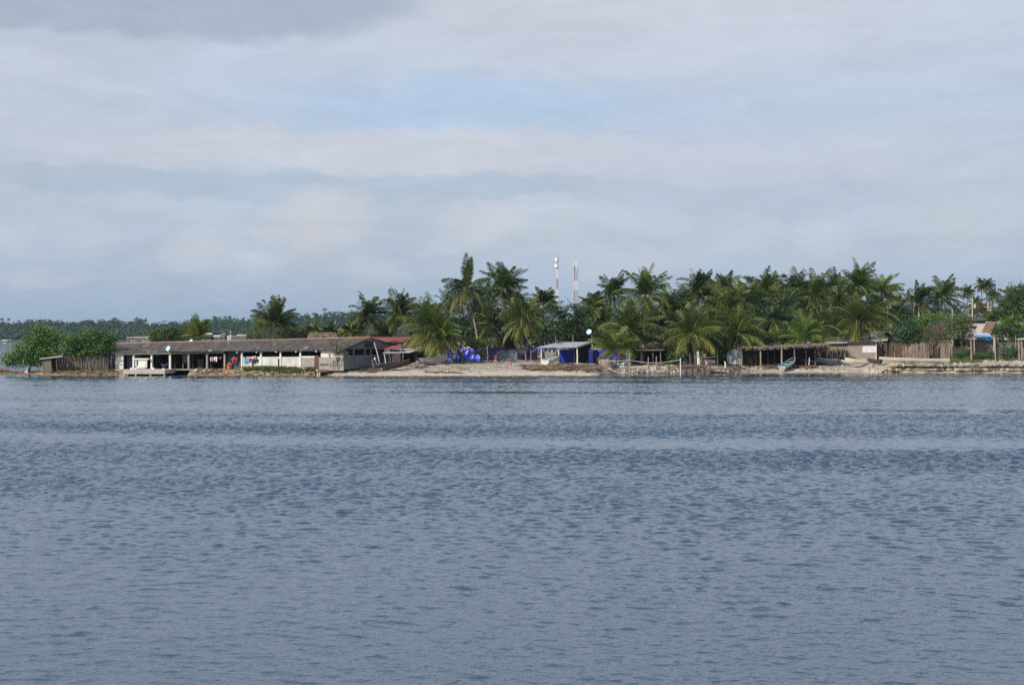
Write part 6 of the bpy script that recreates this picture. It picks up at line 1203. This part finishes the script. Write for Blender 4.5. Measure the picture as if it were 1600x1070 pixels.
def leafcloud(nb, blobs, Y, n, size, mi_w, r, depth=1.0, clump=.35, flat=.0, per=26):
    """leaves in clumps through the crown volume; blobs = (px, py, rx, ry) in photo pixels"""
    s = Y / F; area = np.array([b[2] * b[3] for b in blobs], float); cnt = np.maximum(1, (n * area / area.sum() / per).astype(int))
    for (px, py, rx, ry), c in zip(blobs, cnt):
        o = np.array(P(px, py, Y)); d = unit(r.normal(size=(c, 3))); rad = r.uniform(.25, 1, (c, 1)) ** .45; cen = o + d * rad * np.array([rx * s, max(rx, ry) * s * depth, ry * s]) * r.uniform(.85, 1.12, (c, 1))
        cs = clump * r.uniform(.6, 1.4, (c, 1, 1)); off_ = r.normal(size=(c, per, 3)) * cs * np.array([1, 1, .7]); p = (cen[:, None] + off_).reshape(-1, 3)
        nr = unit(r.normal(size=p.shape) * (1 - flat * .5) + np.array([-.1, -.25, .55]) + unit(off_.reshape(-1, 3)) * .6); a = unit(np.cross(nr, r.normal(size=p.shape))); b = np.cross(nr, a); L1 = (size * r.uniform(.6, 1.35, len(p)))[:, None]; W1 = L1 * r.uniform(.4, .62, len(p))[:, None]
        M = len(p); v = np.concatenate([p - a * L1 * .5, p + b * W1 * .5 + a * L1 * .1, p + a * L1 * .5, p - b * W1 * .5 + a * L1 * .1]); j = np.arange(M)
        cm = r.choice(len(mi_w), size=c, p=np.array(mi_w) / sum(mi_w)); lm = np.repeat(cm, per); sw = r.random(M) < .2; lm[sw] = r.choice(len(mi_w), size=sw.sum(), p=np.array(mi_w) / sum(mi_w))
        nb.add(v, np.stack([j, j + M, j + 2 * M, j + 3 * M], 1), lm.astype(np.int32))
def tree(name, label, cat, blobs, Y, base, n, size, mats, w, seed, trunk=.2, group=None, clump=.35, depth=.9, stems=1, tm='bark', fork=.45):
    r = np.random.default_rng(300 + seed); rr = random.Random(seed); b = on(base, Y); t = thing(name, label, cat, b, group); m = MB(); k = 0
    cx = np.mean([q[0] for q in blobs]); cy = np.mean([q[1] for q in blobs]); C0 = P(cx, cy, Y)
    for s_i in range(stems):
        bb = b + Vector((rr.uniform(-.3, .3) * (stems > 1), rr.uniform(-.2, .2), -.2)); f = bb.lerp(C0, fork) + Vector((rr.uniform(-.3, .3), rr.uniform(-.3, .3), 0)); m.tube([bb, bb.lerp(f, .5) + Vector((rr.uniform(-.15, .15), 0, 0)), f], [trunk * 1.25, trunk, trunk * .8], 7)
        for q in blobs[s_i::stems]:
            for _ in range(3):
                e = P(q[0] + rr.uniform(-.6, .6) * q[2], q[1] - rr.uniform(-.3, .7) * q[3], Y) + Vector((0, rr.uniform(-.6, .6) * q[2] * Y / F, 0)); mid = f.lerp(e, .5) + Vector((rr.uniform(-.2, .2), 0, rr.uniform(0, .4))); m.tube([f, mid, e], [trunk * .6, trunk * .38, trunk * .12], 5)
    m.build('trunk' if stems == 1 else 'stems', tm, t); nb = NB(); leafcloud(nb, blobs, Y, n, size, w, r, depth, clump); nb.build('crown' if stems == 1 else 'foliage', mats, t); return t
tree('mangrove_tree', 'rounded bright green mangrove leaning over the water at the far left', 'tree', [(22, 561, 20, 11), (40, 547, 22, 18), (60, 529, 22, 20), (78, 532, 22, 20), (56, 552, 30, 16), (80, 552, 20, 12), (14, 562, 10, 8), (66, 516, 14, 8), (50, 564, 30, 7)], 227, 44, 15000, .30, ['leaf_mangrove', 'leaf_green', 'leaf_deep'], (6, 3, 2), 1, .16, 'mangroves on the left bank', .42, .8, fork=.4)
tree('mangrove_tree', 'darker mangrove spreading behind the left stick fence to the house roof', 'tree', [(112, 540, 16, 16), (128, 532, 20, 14), (150, 528, 22, 13), (166, 532, 14, 11), (174, 537, 7, 5), (120, 552, 20, 8), (150, 545, 28, 12), (160, 546, 12, 8), (135, 554, 30, 6), (106, 556, 10, 6), (118, 558, 12, 5), (160, 552, 14, 5)], 225.5, 142, 15000, .30, ['leaf_green', 'leaf_mangrove', 'leaf_deep'], (4, 3, 4), 2, .18, 'mangroves on the left bank', .42, .8)
tree('round_bush', 'round dark green tree crown rising behind the roof beside the small dish', 'tree', [(252, 524, 20, 13), (268, 520, 20, 11), (280, 525, 16, 12), (240, 528, 10, 9)], 256, 260, 5000, .28, ['leaf_deep', 'leaf_green', 'leaf_olive'], (4, 4, 1), 3, .16)
tree('bush', 'light green bush left of the widespread palm behind the long roof', 'bush', [(398, 522, 12, 12), (410, 512, 14, 14), (405, 500, 10, 8), (388, 528, 8, 6)], 260, 402, 3000, .26, ['leaf_olive', 'leaf_pale', 'leaf_green'], (3, 1, 3), 4, .1, stems=3)
tree('bush', 'broad mixed bush right of the widespread palm behind the long roof', 'bush', [(446, 522, 18, 10), (462, 520, 20, 10), (478, 524, 14, 9), (430, 527, 16, 6)], 258, 455, 4200, .26, ['leaf_green', 'leaf_olive', 'leaf_deep'], (4, 2, 3), 5, .1, stems=3)
tree('bush', 'yellow green bush low behind the red roof and the pair of palms', 'bush', [(590, 522, 12, 8), (606, 520, 12, 9), (560, 525, 12, 6), (618, 508, 10, 12)], 264, 594, 2600, .26, ['leaf_olive', 'leaf_pale', 'leaf_brown'], (3, 1, 2), 6, .1, stems=3)
tree('bush', 'dark bush at the foot of the small pale palm left of the thatched hut', 'bush', [(498, 513, 16, 8), (530, 522, 14, 8), (512, 520, 16, 8)], 280, 508, 2400, .26, ['leaf_deep', 'leaf_green'], (2, 2), 7, .1, stems=2)
tree('almond_tree', 'big dark glossy broadleaf tree above the zinc shelter', 'tree', [(862, 502, 24, 22), (888, 492, 26, 20), (912, 502, 20, 22), (880, 518, 40, 16), (845, 520, 14, 18), (905, 522, 22, 14), (872, 484, 16, 10), (900, 482, 14, 8)], 254, 884, 9500, .34, ['leaf_deep', 'leaf_deep', 'leaf_green'], (4, 4, 2), 8, .2, None, .4, .7)
tree('shrub', 'low bright green shrub spreading flat above the blue tarpaulins', 'shrub', [(738, 535, 12, 5), (752, 534, 12, 6), (768, 533, 10, 4), (748, 541, 14, 4), (742, 550, 8, 4), (757, 552, 8, 4), (730, 538, 6, 3)], 240, 757, 2600, .26, ['leaf_bright', 'leaf_green', 'leaf_deep'], (4, 4, 2), 9, .16, None, .25, .6, tm='trunk')
tree('shade_tree', 'shaded dark tree filling the gap behind the blue tarpaulins', 'tree', [(740, 512, 26, 18), (775, 520, 26, 20), (720, 520, 20, 14), (800, 526, 20, 16), (830, 528, 20, 16)], 262, 770, 5600, .34, ['leaf_deep', 'leaf_deep', 'leaf_olive'], (5, 4, 1), 10, .2)
tree('olive_tree', 'fine leaved olive green tree behind the pole shack', 'tree', [(1028, 520, 18, 12), (1045, 525, 22, 13), (1062, 528, 14, 10), (1012, 528, 14, 9), (1035, 535, 26, 7)], 247, 1040, 5600, .2, ['leaf_olive', 'leaf_green', 'leaf_pale'], (5, 3, 1), 11, .12, None, .3, .6)
tree('citrus_bush', 'dark bush with yellow tipped leaves between the two front palms above the jetty', 'bush', [(1122, 532, 14, 13), (1112, 545, 14, 10), (1130, 545, 12, 12), (1120, 556, 14, 8)], 241, 1120, 4600, .3, ['leaf_green', 'leaf_deep', 'leaf_bright'], (4, 4, 1), 12, .12, stems=2)
nb = NB(); leafcloud(nb, [(1106, 534, 5, 3), (1113, 517, 7, 4)], 239.6, 240, .3, (3, 1), np.random.default_rng(77), .5, .22); o = nb.build('yellow_leaves', ['leaf_yellow', 'leaf_bright'], None, P(1107, 534, 239.6)); tag(o, 'patches of yellow leaves on the front of the dark bush', 'leaves', kind='stuff')
tree('bush', 'dark low bush with one yellow leaf cluster under the palm by the quay', 'bush', [(1056, 560, 12, 6), (1048, 558, 7, 6), (1066, 558, 8, 6), (1060, 553, 8, 5)], 238.4, 1056, 1800, .3, ['leaf_green', 'leaf_deep', 'leaf_bright'], (3, 4, 2), 13, .08, stems=2)
tree('shade_tree', 'dark tree in front of the pale house above the thatched shelter', 'tree', [(1186, 532, 16, 10), (1200, 528, 14, 9), (1180, 520, 10, 9)], 253, 1190, 3000, .28, ['leaf_deep', 'leaf_deep', 'leaf_teal'], (4, 3, 1), 14, .12)
tree('bush', 'mid green leafy bush behind the middle of the thatched shelter roof', 'bush', [(1222, 524, 12, 12), (1236, 522, 14, 14), (1248, 530, 10, 10), (1230, 535, 16, 6)], 252, 1234, 3600, .28, ['leaf_green', 'leaf_deep', 'leaf_teal'], (4, 3, 2), 15, .1, stems=2)
tree('shade_tree', 'shaded tree filling the grove behind the light green young palm', 'tree', [(1270, 505, 24, 18), (1300, 512, 20, 14), (1240, 500, 20, 16), (1285, 528, 16, 8)], 266, 1275, 4400, .32, ['leaf_deep', 'leaf_olive', 'leaf_green'], (4, 2, 2), 16, .16)
tree('shade_tree', 'shaded tree between the stout trunked palm and the white lamp pole', 'tree', [(1372, 500, 18, 16), (1392, 508, 14, 14), (1368, 515, 16, 8), (1345, 496, 20, 14)], 272, 1375, 3800, .32, ['leaf_deep', 'leaf_green', 'leaf_olive'], (4, 3, 1), 17, .16)
tree('shade_tree', 'shaded tree filling the grove above the plank quay', 'tree', [(1070, 505, 24, 16), (1105, 500, 24, 18), (1140, 508, 24, 16), (1170, 515, 18, 12), (1090, 525, 20, 10)], 268, 1105, 5600, .34, ['leaf_deep', 'leaf_deep', 'leaf_green'], (4, 3, 2), 18, .18)
tree('shade_tree', 'shaded tree behind the broad palm and the blue fence', 'tree', [(950, 520, 18, 18), (930, 516, 16, 20), (985, 508, 22, 14)], 264, 945, 3800, .32, ['leaf_deep', 'leaf_green', 'leaf_olive'], (4, 2, 1), 19, .16)
tree('broadleaf_tree', 'teal green leafy tree beside the narrow board gable', 'tree', [(1412, 520, 14, 12), (1424, 512, 14, 12), (1420, 530, 14, 10), (1408, 536, 10, 8), (1430, 524, 10, 14)], 257, 1416, 5200, .3, ['leaf_teal', 'leaf_green', 'leaf_deep'], (5, 2, 2), 20, .12)
tree('broadleaf_tree', 'sunlit bright green tree above the middle of the right stick fence', 'tree', [(1438, 506, 14, 12), (1450, 500, 14, 9), (1442, 522, 12, 14), (1465, 497, 12, 6)], 261, 1445, 4600, .28, ['leaf_bright', 'leaf_green', 'leaf_mangrove'], (4, 3, 2), 21, .12)
tree('bare_bush', 'sparse brownish tree with a bent pale branch over the pale stick fence', 'tree', [(1460, 525, 20, 14), (1475, 530, 18, 13), (1450, 535, 14, 8), (1480, 515, 12, 10), (1468, 510, 14, 8)], 255, 1458, 3000, .2, ['leaf_brown', 'leaf_olive', 'leaf_rust'], (5, 2, .6), 22, .12, None, .45, .7)
tree('almond_tree', 'mixed green and rust leaved tree left of the blue roofed shed', 'tree', [(1495, 500, 18, 10), (1510, 505, 12, 12), (1498, 514, 20, 9), (1507, 523, 13, 7), (1490, 524, 10, 6)], 254, 1500, 4800, .3, ['leaf_olive', 'leaf_green', 'leaf_pale', 'leaf_rust'], (3, 4, 1.2, .7), 23, .13)
tree('almond_tree', 'crooked dark leaved small tree before the steep thatched hut', 'tree', [(1562, 518, 10, 7), (1575, 514, 12, 7), (1588, 522, 10, 8), (1560, 528, 8, 5), (1578, 526, 8, 4)], 254, 1586, 2000, .34, ['leaf_deep', 'leaf_green'], (4, 2), 24, .1, None, .3, .7, tm='pole_wood')
tree('broadleaf_tree', 'tall dark tree rising to the right edge behind the brown nut palm', 'tree', [(1592, 458, 18, 16), (1575, 470, 18, 12), (1600, 480, 20, 18), (1565, 485, 16, 10), (1585, 492, 24, 10), (1550, 492, 14, 8)], 274, 1590, 8000, .34, ['leaf_deep', 'leaf_green', 'leaf_olive'], (4, 3, 1), 25, .2)
tree('broadleaf_tree', 'dense green tree right of the crossarm pole behind the grey roofs', 'tree', [(1562, 498, 18, 9), (1580, 502, 16, 10), (1598, 510, 12, 12), (1545, 494, 12, 6)], 300, 1570, 4000, .32, ['leaf_green', 'leaf_bright', 'leaf_deep'], (4, 1, 3), 26, .16)
tree('broadleaf_tree', 'hazy grey brown tree between the two white equipped poles', 'tree', [(1532, 480, 12, 9), (1545, 484, 10, 8), (1522, 486, 10, 6)], 420, 1535, 2600, .5, ['leaf_brown', 'leaf_olive'], (2, 3), 27, .2, None, .6)
tree('broadleaf_tree', 'olive tree mass low behind the windblown palms', 'tree', [(1410, 488, 16, 9), (1440, 488, 20, 8), (1468, 488, 16, 8), (1500, 484, 14, 10), (1425, 496, 24, 6)], 330, 1450, 5600, .36, ['leaf_olive', 'leaf_green', 'leaf_deep'], (3, 3, 2), 28, .18)
tree('broadleaf_tree', 'green tree top between the tall grove edge and the short grey pole', 'tree', [(1398, 480, 10, 9), (1405, 500, 14, 9), (1385, 488, 8, 10)], 305, 1400, 2800, .32, ['leaf_green', 'leaf_deep', 'leaf_olive'], (3, 3, 2), 29, .15)
tree('seagrape_sapling', 'pale leaved sapling growing before the white upper wall of the long house', 'tree', [(520, 541, 7, 6), (530, 545, 8, 7), (538, 541, 6, 5), (524, 550, 8, 5), (536, 551, 5, 4), (528, 556, 5, 3)], 217.6, 531, 620, .3, ['leaf_pale', 'leaf_olive', 'leaf_bright'], (3, 4, 2), 30, .05, None, .22, .5)
for a in ((1497, 554, 8, 5, 246, 'lone weed clump at the foot of the overgrown stick fence'), (1507, 550, 8, 8, 245, 'bright weed clump left of the tall grey post'), (1530, 556, 10, 5, 246, 'low weed patch below the board shed'), (1544, 554, 8, 6, 246, 'weed patch left of the pair of grey posts'), (1570, 552, 12, 9, 246.5, 'tall weed thicket right of the pair of grey posts'), (1584, 550, 9, 8, 247.5, 'weed thicket beside the pole frame')):
    tree('weed_bush', a[5], 'bush', [(a[0], a[1], a[2], a[3]), (a[0] + 3, a[1] + 2, a[2] * .7, a[3] * .7)], a[4], a[0], 1300, .2, ['leaf_teal', 'leaf_green', 'leaf_bright'], (4, 4, 1), int(a[0]), .03, 'green weeds at the right bank', .25, .5, stems=4)
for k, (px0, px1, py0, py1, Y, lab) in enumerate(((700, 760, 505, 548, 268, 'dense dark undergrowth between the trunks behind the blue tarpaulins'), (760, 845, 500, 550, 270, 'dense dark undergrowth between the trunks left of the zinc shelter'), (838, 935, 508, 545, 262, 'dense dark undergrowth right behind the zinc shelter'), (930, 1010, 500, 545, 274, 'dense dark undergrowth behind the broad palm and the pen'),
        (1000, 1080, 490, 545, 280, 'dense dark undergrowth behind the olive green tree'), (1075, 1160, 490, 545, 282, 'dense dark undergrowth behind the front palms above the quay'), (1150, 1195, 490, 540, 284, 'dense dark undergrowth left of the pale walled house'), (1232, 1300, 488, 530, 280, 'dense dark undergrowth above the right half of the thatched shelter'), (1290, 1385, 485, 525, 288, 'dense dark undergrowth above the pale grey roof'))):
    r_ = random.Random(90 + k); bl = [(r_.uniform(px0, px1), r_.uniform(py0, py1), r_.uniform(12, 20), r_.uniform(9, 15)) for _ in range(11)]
    tree('undergrowth_tree', lab, 'tree', bl, Y, (px0 + px1) / 2, 7000, .42, ['leaf_shaded', 'leaf_deep', 'leaf_shaded'], (6, 3, 1), 90 + k, .14, 'dark undergrowth of the grove', .6, .5, stems=3)
def grass(label, spots, seed, hmin, hmax, mats=('grass_blade', 'leaf_green', 'leaf_olive')):
    r = np.random.default_rng(seed); V_, Q_, M_ = [], [], []
    for pa, pb, ya, yb, n in spots:
        for k in range(n):
            q_ = r.uniform(pa, pb); p = np.array(at(q_, r.uniform(ya, yb)) if ya > 10 else on(q_, hY(q_) - r.uniform(ya, yb))); a = r.uniform(0, 6.28); h = r.uniform(hmin, hmax); d = np.array([r.normal(0, .55) * h, r.normal(0, .35) * h, h]); w = np.array([math.cos(a), math.sin(a), 0]) * r.uniform(.05, .10); i = len(V_); V_ += [p - w, p + w, p + d + w * .15, p + d - w * .15]; Q_.append((i, i + 1, i + 2, i + 3)); M_.append(r.integers(0, len(mats)))
    o = npmesh('grass', V_, Q_, list(mats), None, tuple(at(spots[0][0], 578)), M_); tag(o, label, 'grass', kind='stuff')
grass('tufted green grass below the white half walls of the long house', [(380, 470, .3, 1.8, 2000), (402, 462, .2, 1.2, 1300), (478, 492, .2, 1, 300)], 1, .25, .75)
grass('short grass on top of the pale rock ledge', [(1450, 1535, 563, 567.5, 2200), (1400, 1450, 565, 567, 500), (1485, 1600, 560, 564, 1200)], 2, .12, .4)
grass('dry grass and weeds under the brown bank fence', [(90, 180, 578, 582, 500), (1140, 1156, 570, 574, 200), (960, 1060, 570, 573, 500)], 3, .12, .4, ('leaf_olive', 'leaf_brown', 'grass_blade'))

# far woods: crowns standing on the rising far shore
r = np.random.default_rng(9); nb = NB()
topx = np.array([-200, 0, 60, 100, 180, 220, 240, 300, 340, 400, 470, 500, 540, 600, 700, 900, 1400, 1500, 1700]); topy = np.array([504, 504, 502, 504, 502, 501, 505, 503, 497, 499, 494, 490, 489, 491, 492, 494, 492, 490, 490])
for row in range(9):
    Yw = YF + 40 + row * 38; f = row / 8; npx = 330
    for px in np.linspace(-60, 1680, npx):
        if 700 < px < 1380: continue
        px = px + r.uniform(-5, 5); ty = 533 + (np.interp(px, topx, topy) - 533) * (.42 + .58 * f) + r.normal(0, 1.3 + 1.2 * f); c_ = np.array(P(px, ty, Yw)); w = r.uniform(4.5, 9); hgt = r.uniform(4.5, 10); n = 50 if row < 8 else 60
        pal = r.random() < (.04 if px < 330 else .13) and row > 5
        if pal:
            c_[2] += r.uniform(0, 3.5)
            for k in range(9):
                a = r.uniform(0, 6.28); e = r.uniform(-.3, 1.1); l = r.uniform(3, 4.6); d = np.array([math.cos(a) * math.cos(e), math.sin(a) * .6, math.sin(e)]) * l; wv_ = np.array([0, 0, .7]); v = np.array([c_ - wv_, c_ + wv_, c_ + d + wv_ * .6 - [0, 0, .8], c_ + d - wv_ * .6 - [0, 0, 1.2]]); nb.add(v, np.array([[0, 1, 2, 3]]), 0)
            tw = np.array([.35, 0, 0]); v = np.array([c_ - tw, c_ + tw, c_ + tw - [0, 0, 12], c_ - tw - [0, 0, 12]]); nb.add(v, np.array([[0, 1, 2, 3]]), 0); c_ = c_ - [0, 0, 7]
        d = unit(r.normal(size=(n, 3))); p = c_ - [0, 0, hgt * .8] + d * np.array([w, w, hgt]) * r.uniform(.7, 1.05, (n, 1)); s = r.uniform(1.0, 2.3, (n, 1)); nr = unit(d + r.normal(size=(n, 3)) * .4 + [0, -.2, .3]); a = unit(np.cross(nr, r.normal(size=(n, 3)))); b = np.cross(nr, a); j = np.arange(n)
        nb.add(np.concatenate([p - a * s, p + b * s * .8, p + a * s, p - b * s * .8]), np.stack([j, j + n, j + 2 * n, j + 3 * n], 1), (r.random(n) < (.12 + .3 * (row < 3))).astype(np.int32))
        if row % 2 == 0:
            q = np.array([[-w, 0, -hgt * 2.6], [w, 0, -hgt * 2.6], [w * .8, 0, -hgt * .7], [-w * .8, 0, -hgt * .7]]) + c_; nb.add(q, np.array([[0, 1, 2, 3]]), 0)
o = nb.build('far_woods', ['far_leaf', 'far_leaf_mid'], None, (0, YF + 60, 0)); tag(o, 'continuous dark wood along the far shore of the lagoon', 'woods', kind='stuff')

# ------------------------------------------------------------------ the air between here and the far shore
hz = bpy.data.materials.new('haze_air'); hz.use_nodes = True; t_ = hz.node_tree
for n in list(t_.nodes):
    if n.type == 'BSDF_PRINCIPLED': t_.nodes.remove(n)
pv = t_.nodes.new('ShaderNodeVolumePrincipled'); pv.inputs['Color'].default_value = (.50, .72, 1.0, 1); pv.inputs['Density'].default_value = .00005; pv.inputs['Anisotropy'].default_value = .2
t_.links.new(pv.outputs[0], t_.nodes['Material Output'].inputs['Volume']); MATS['haze_air'] = hz
m = MB(); m.box(-1900, 1900, -30, 2700, -2.6, 70); o = m.build('haze', 'haze_air', loc=(0, 0, 0)); tag(o, 'thin bluish haze over the lagoon', 'haze', kind='stuff')
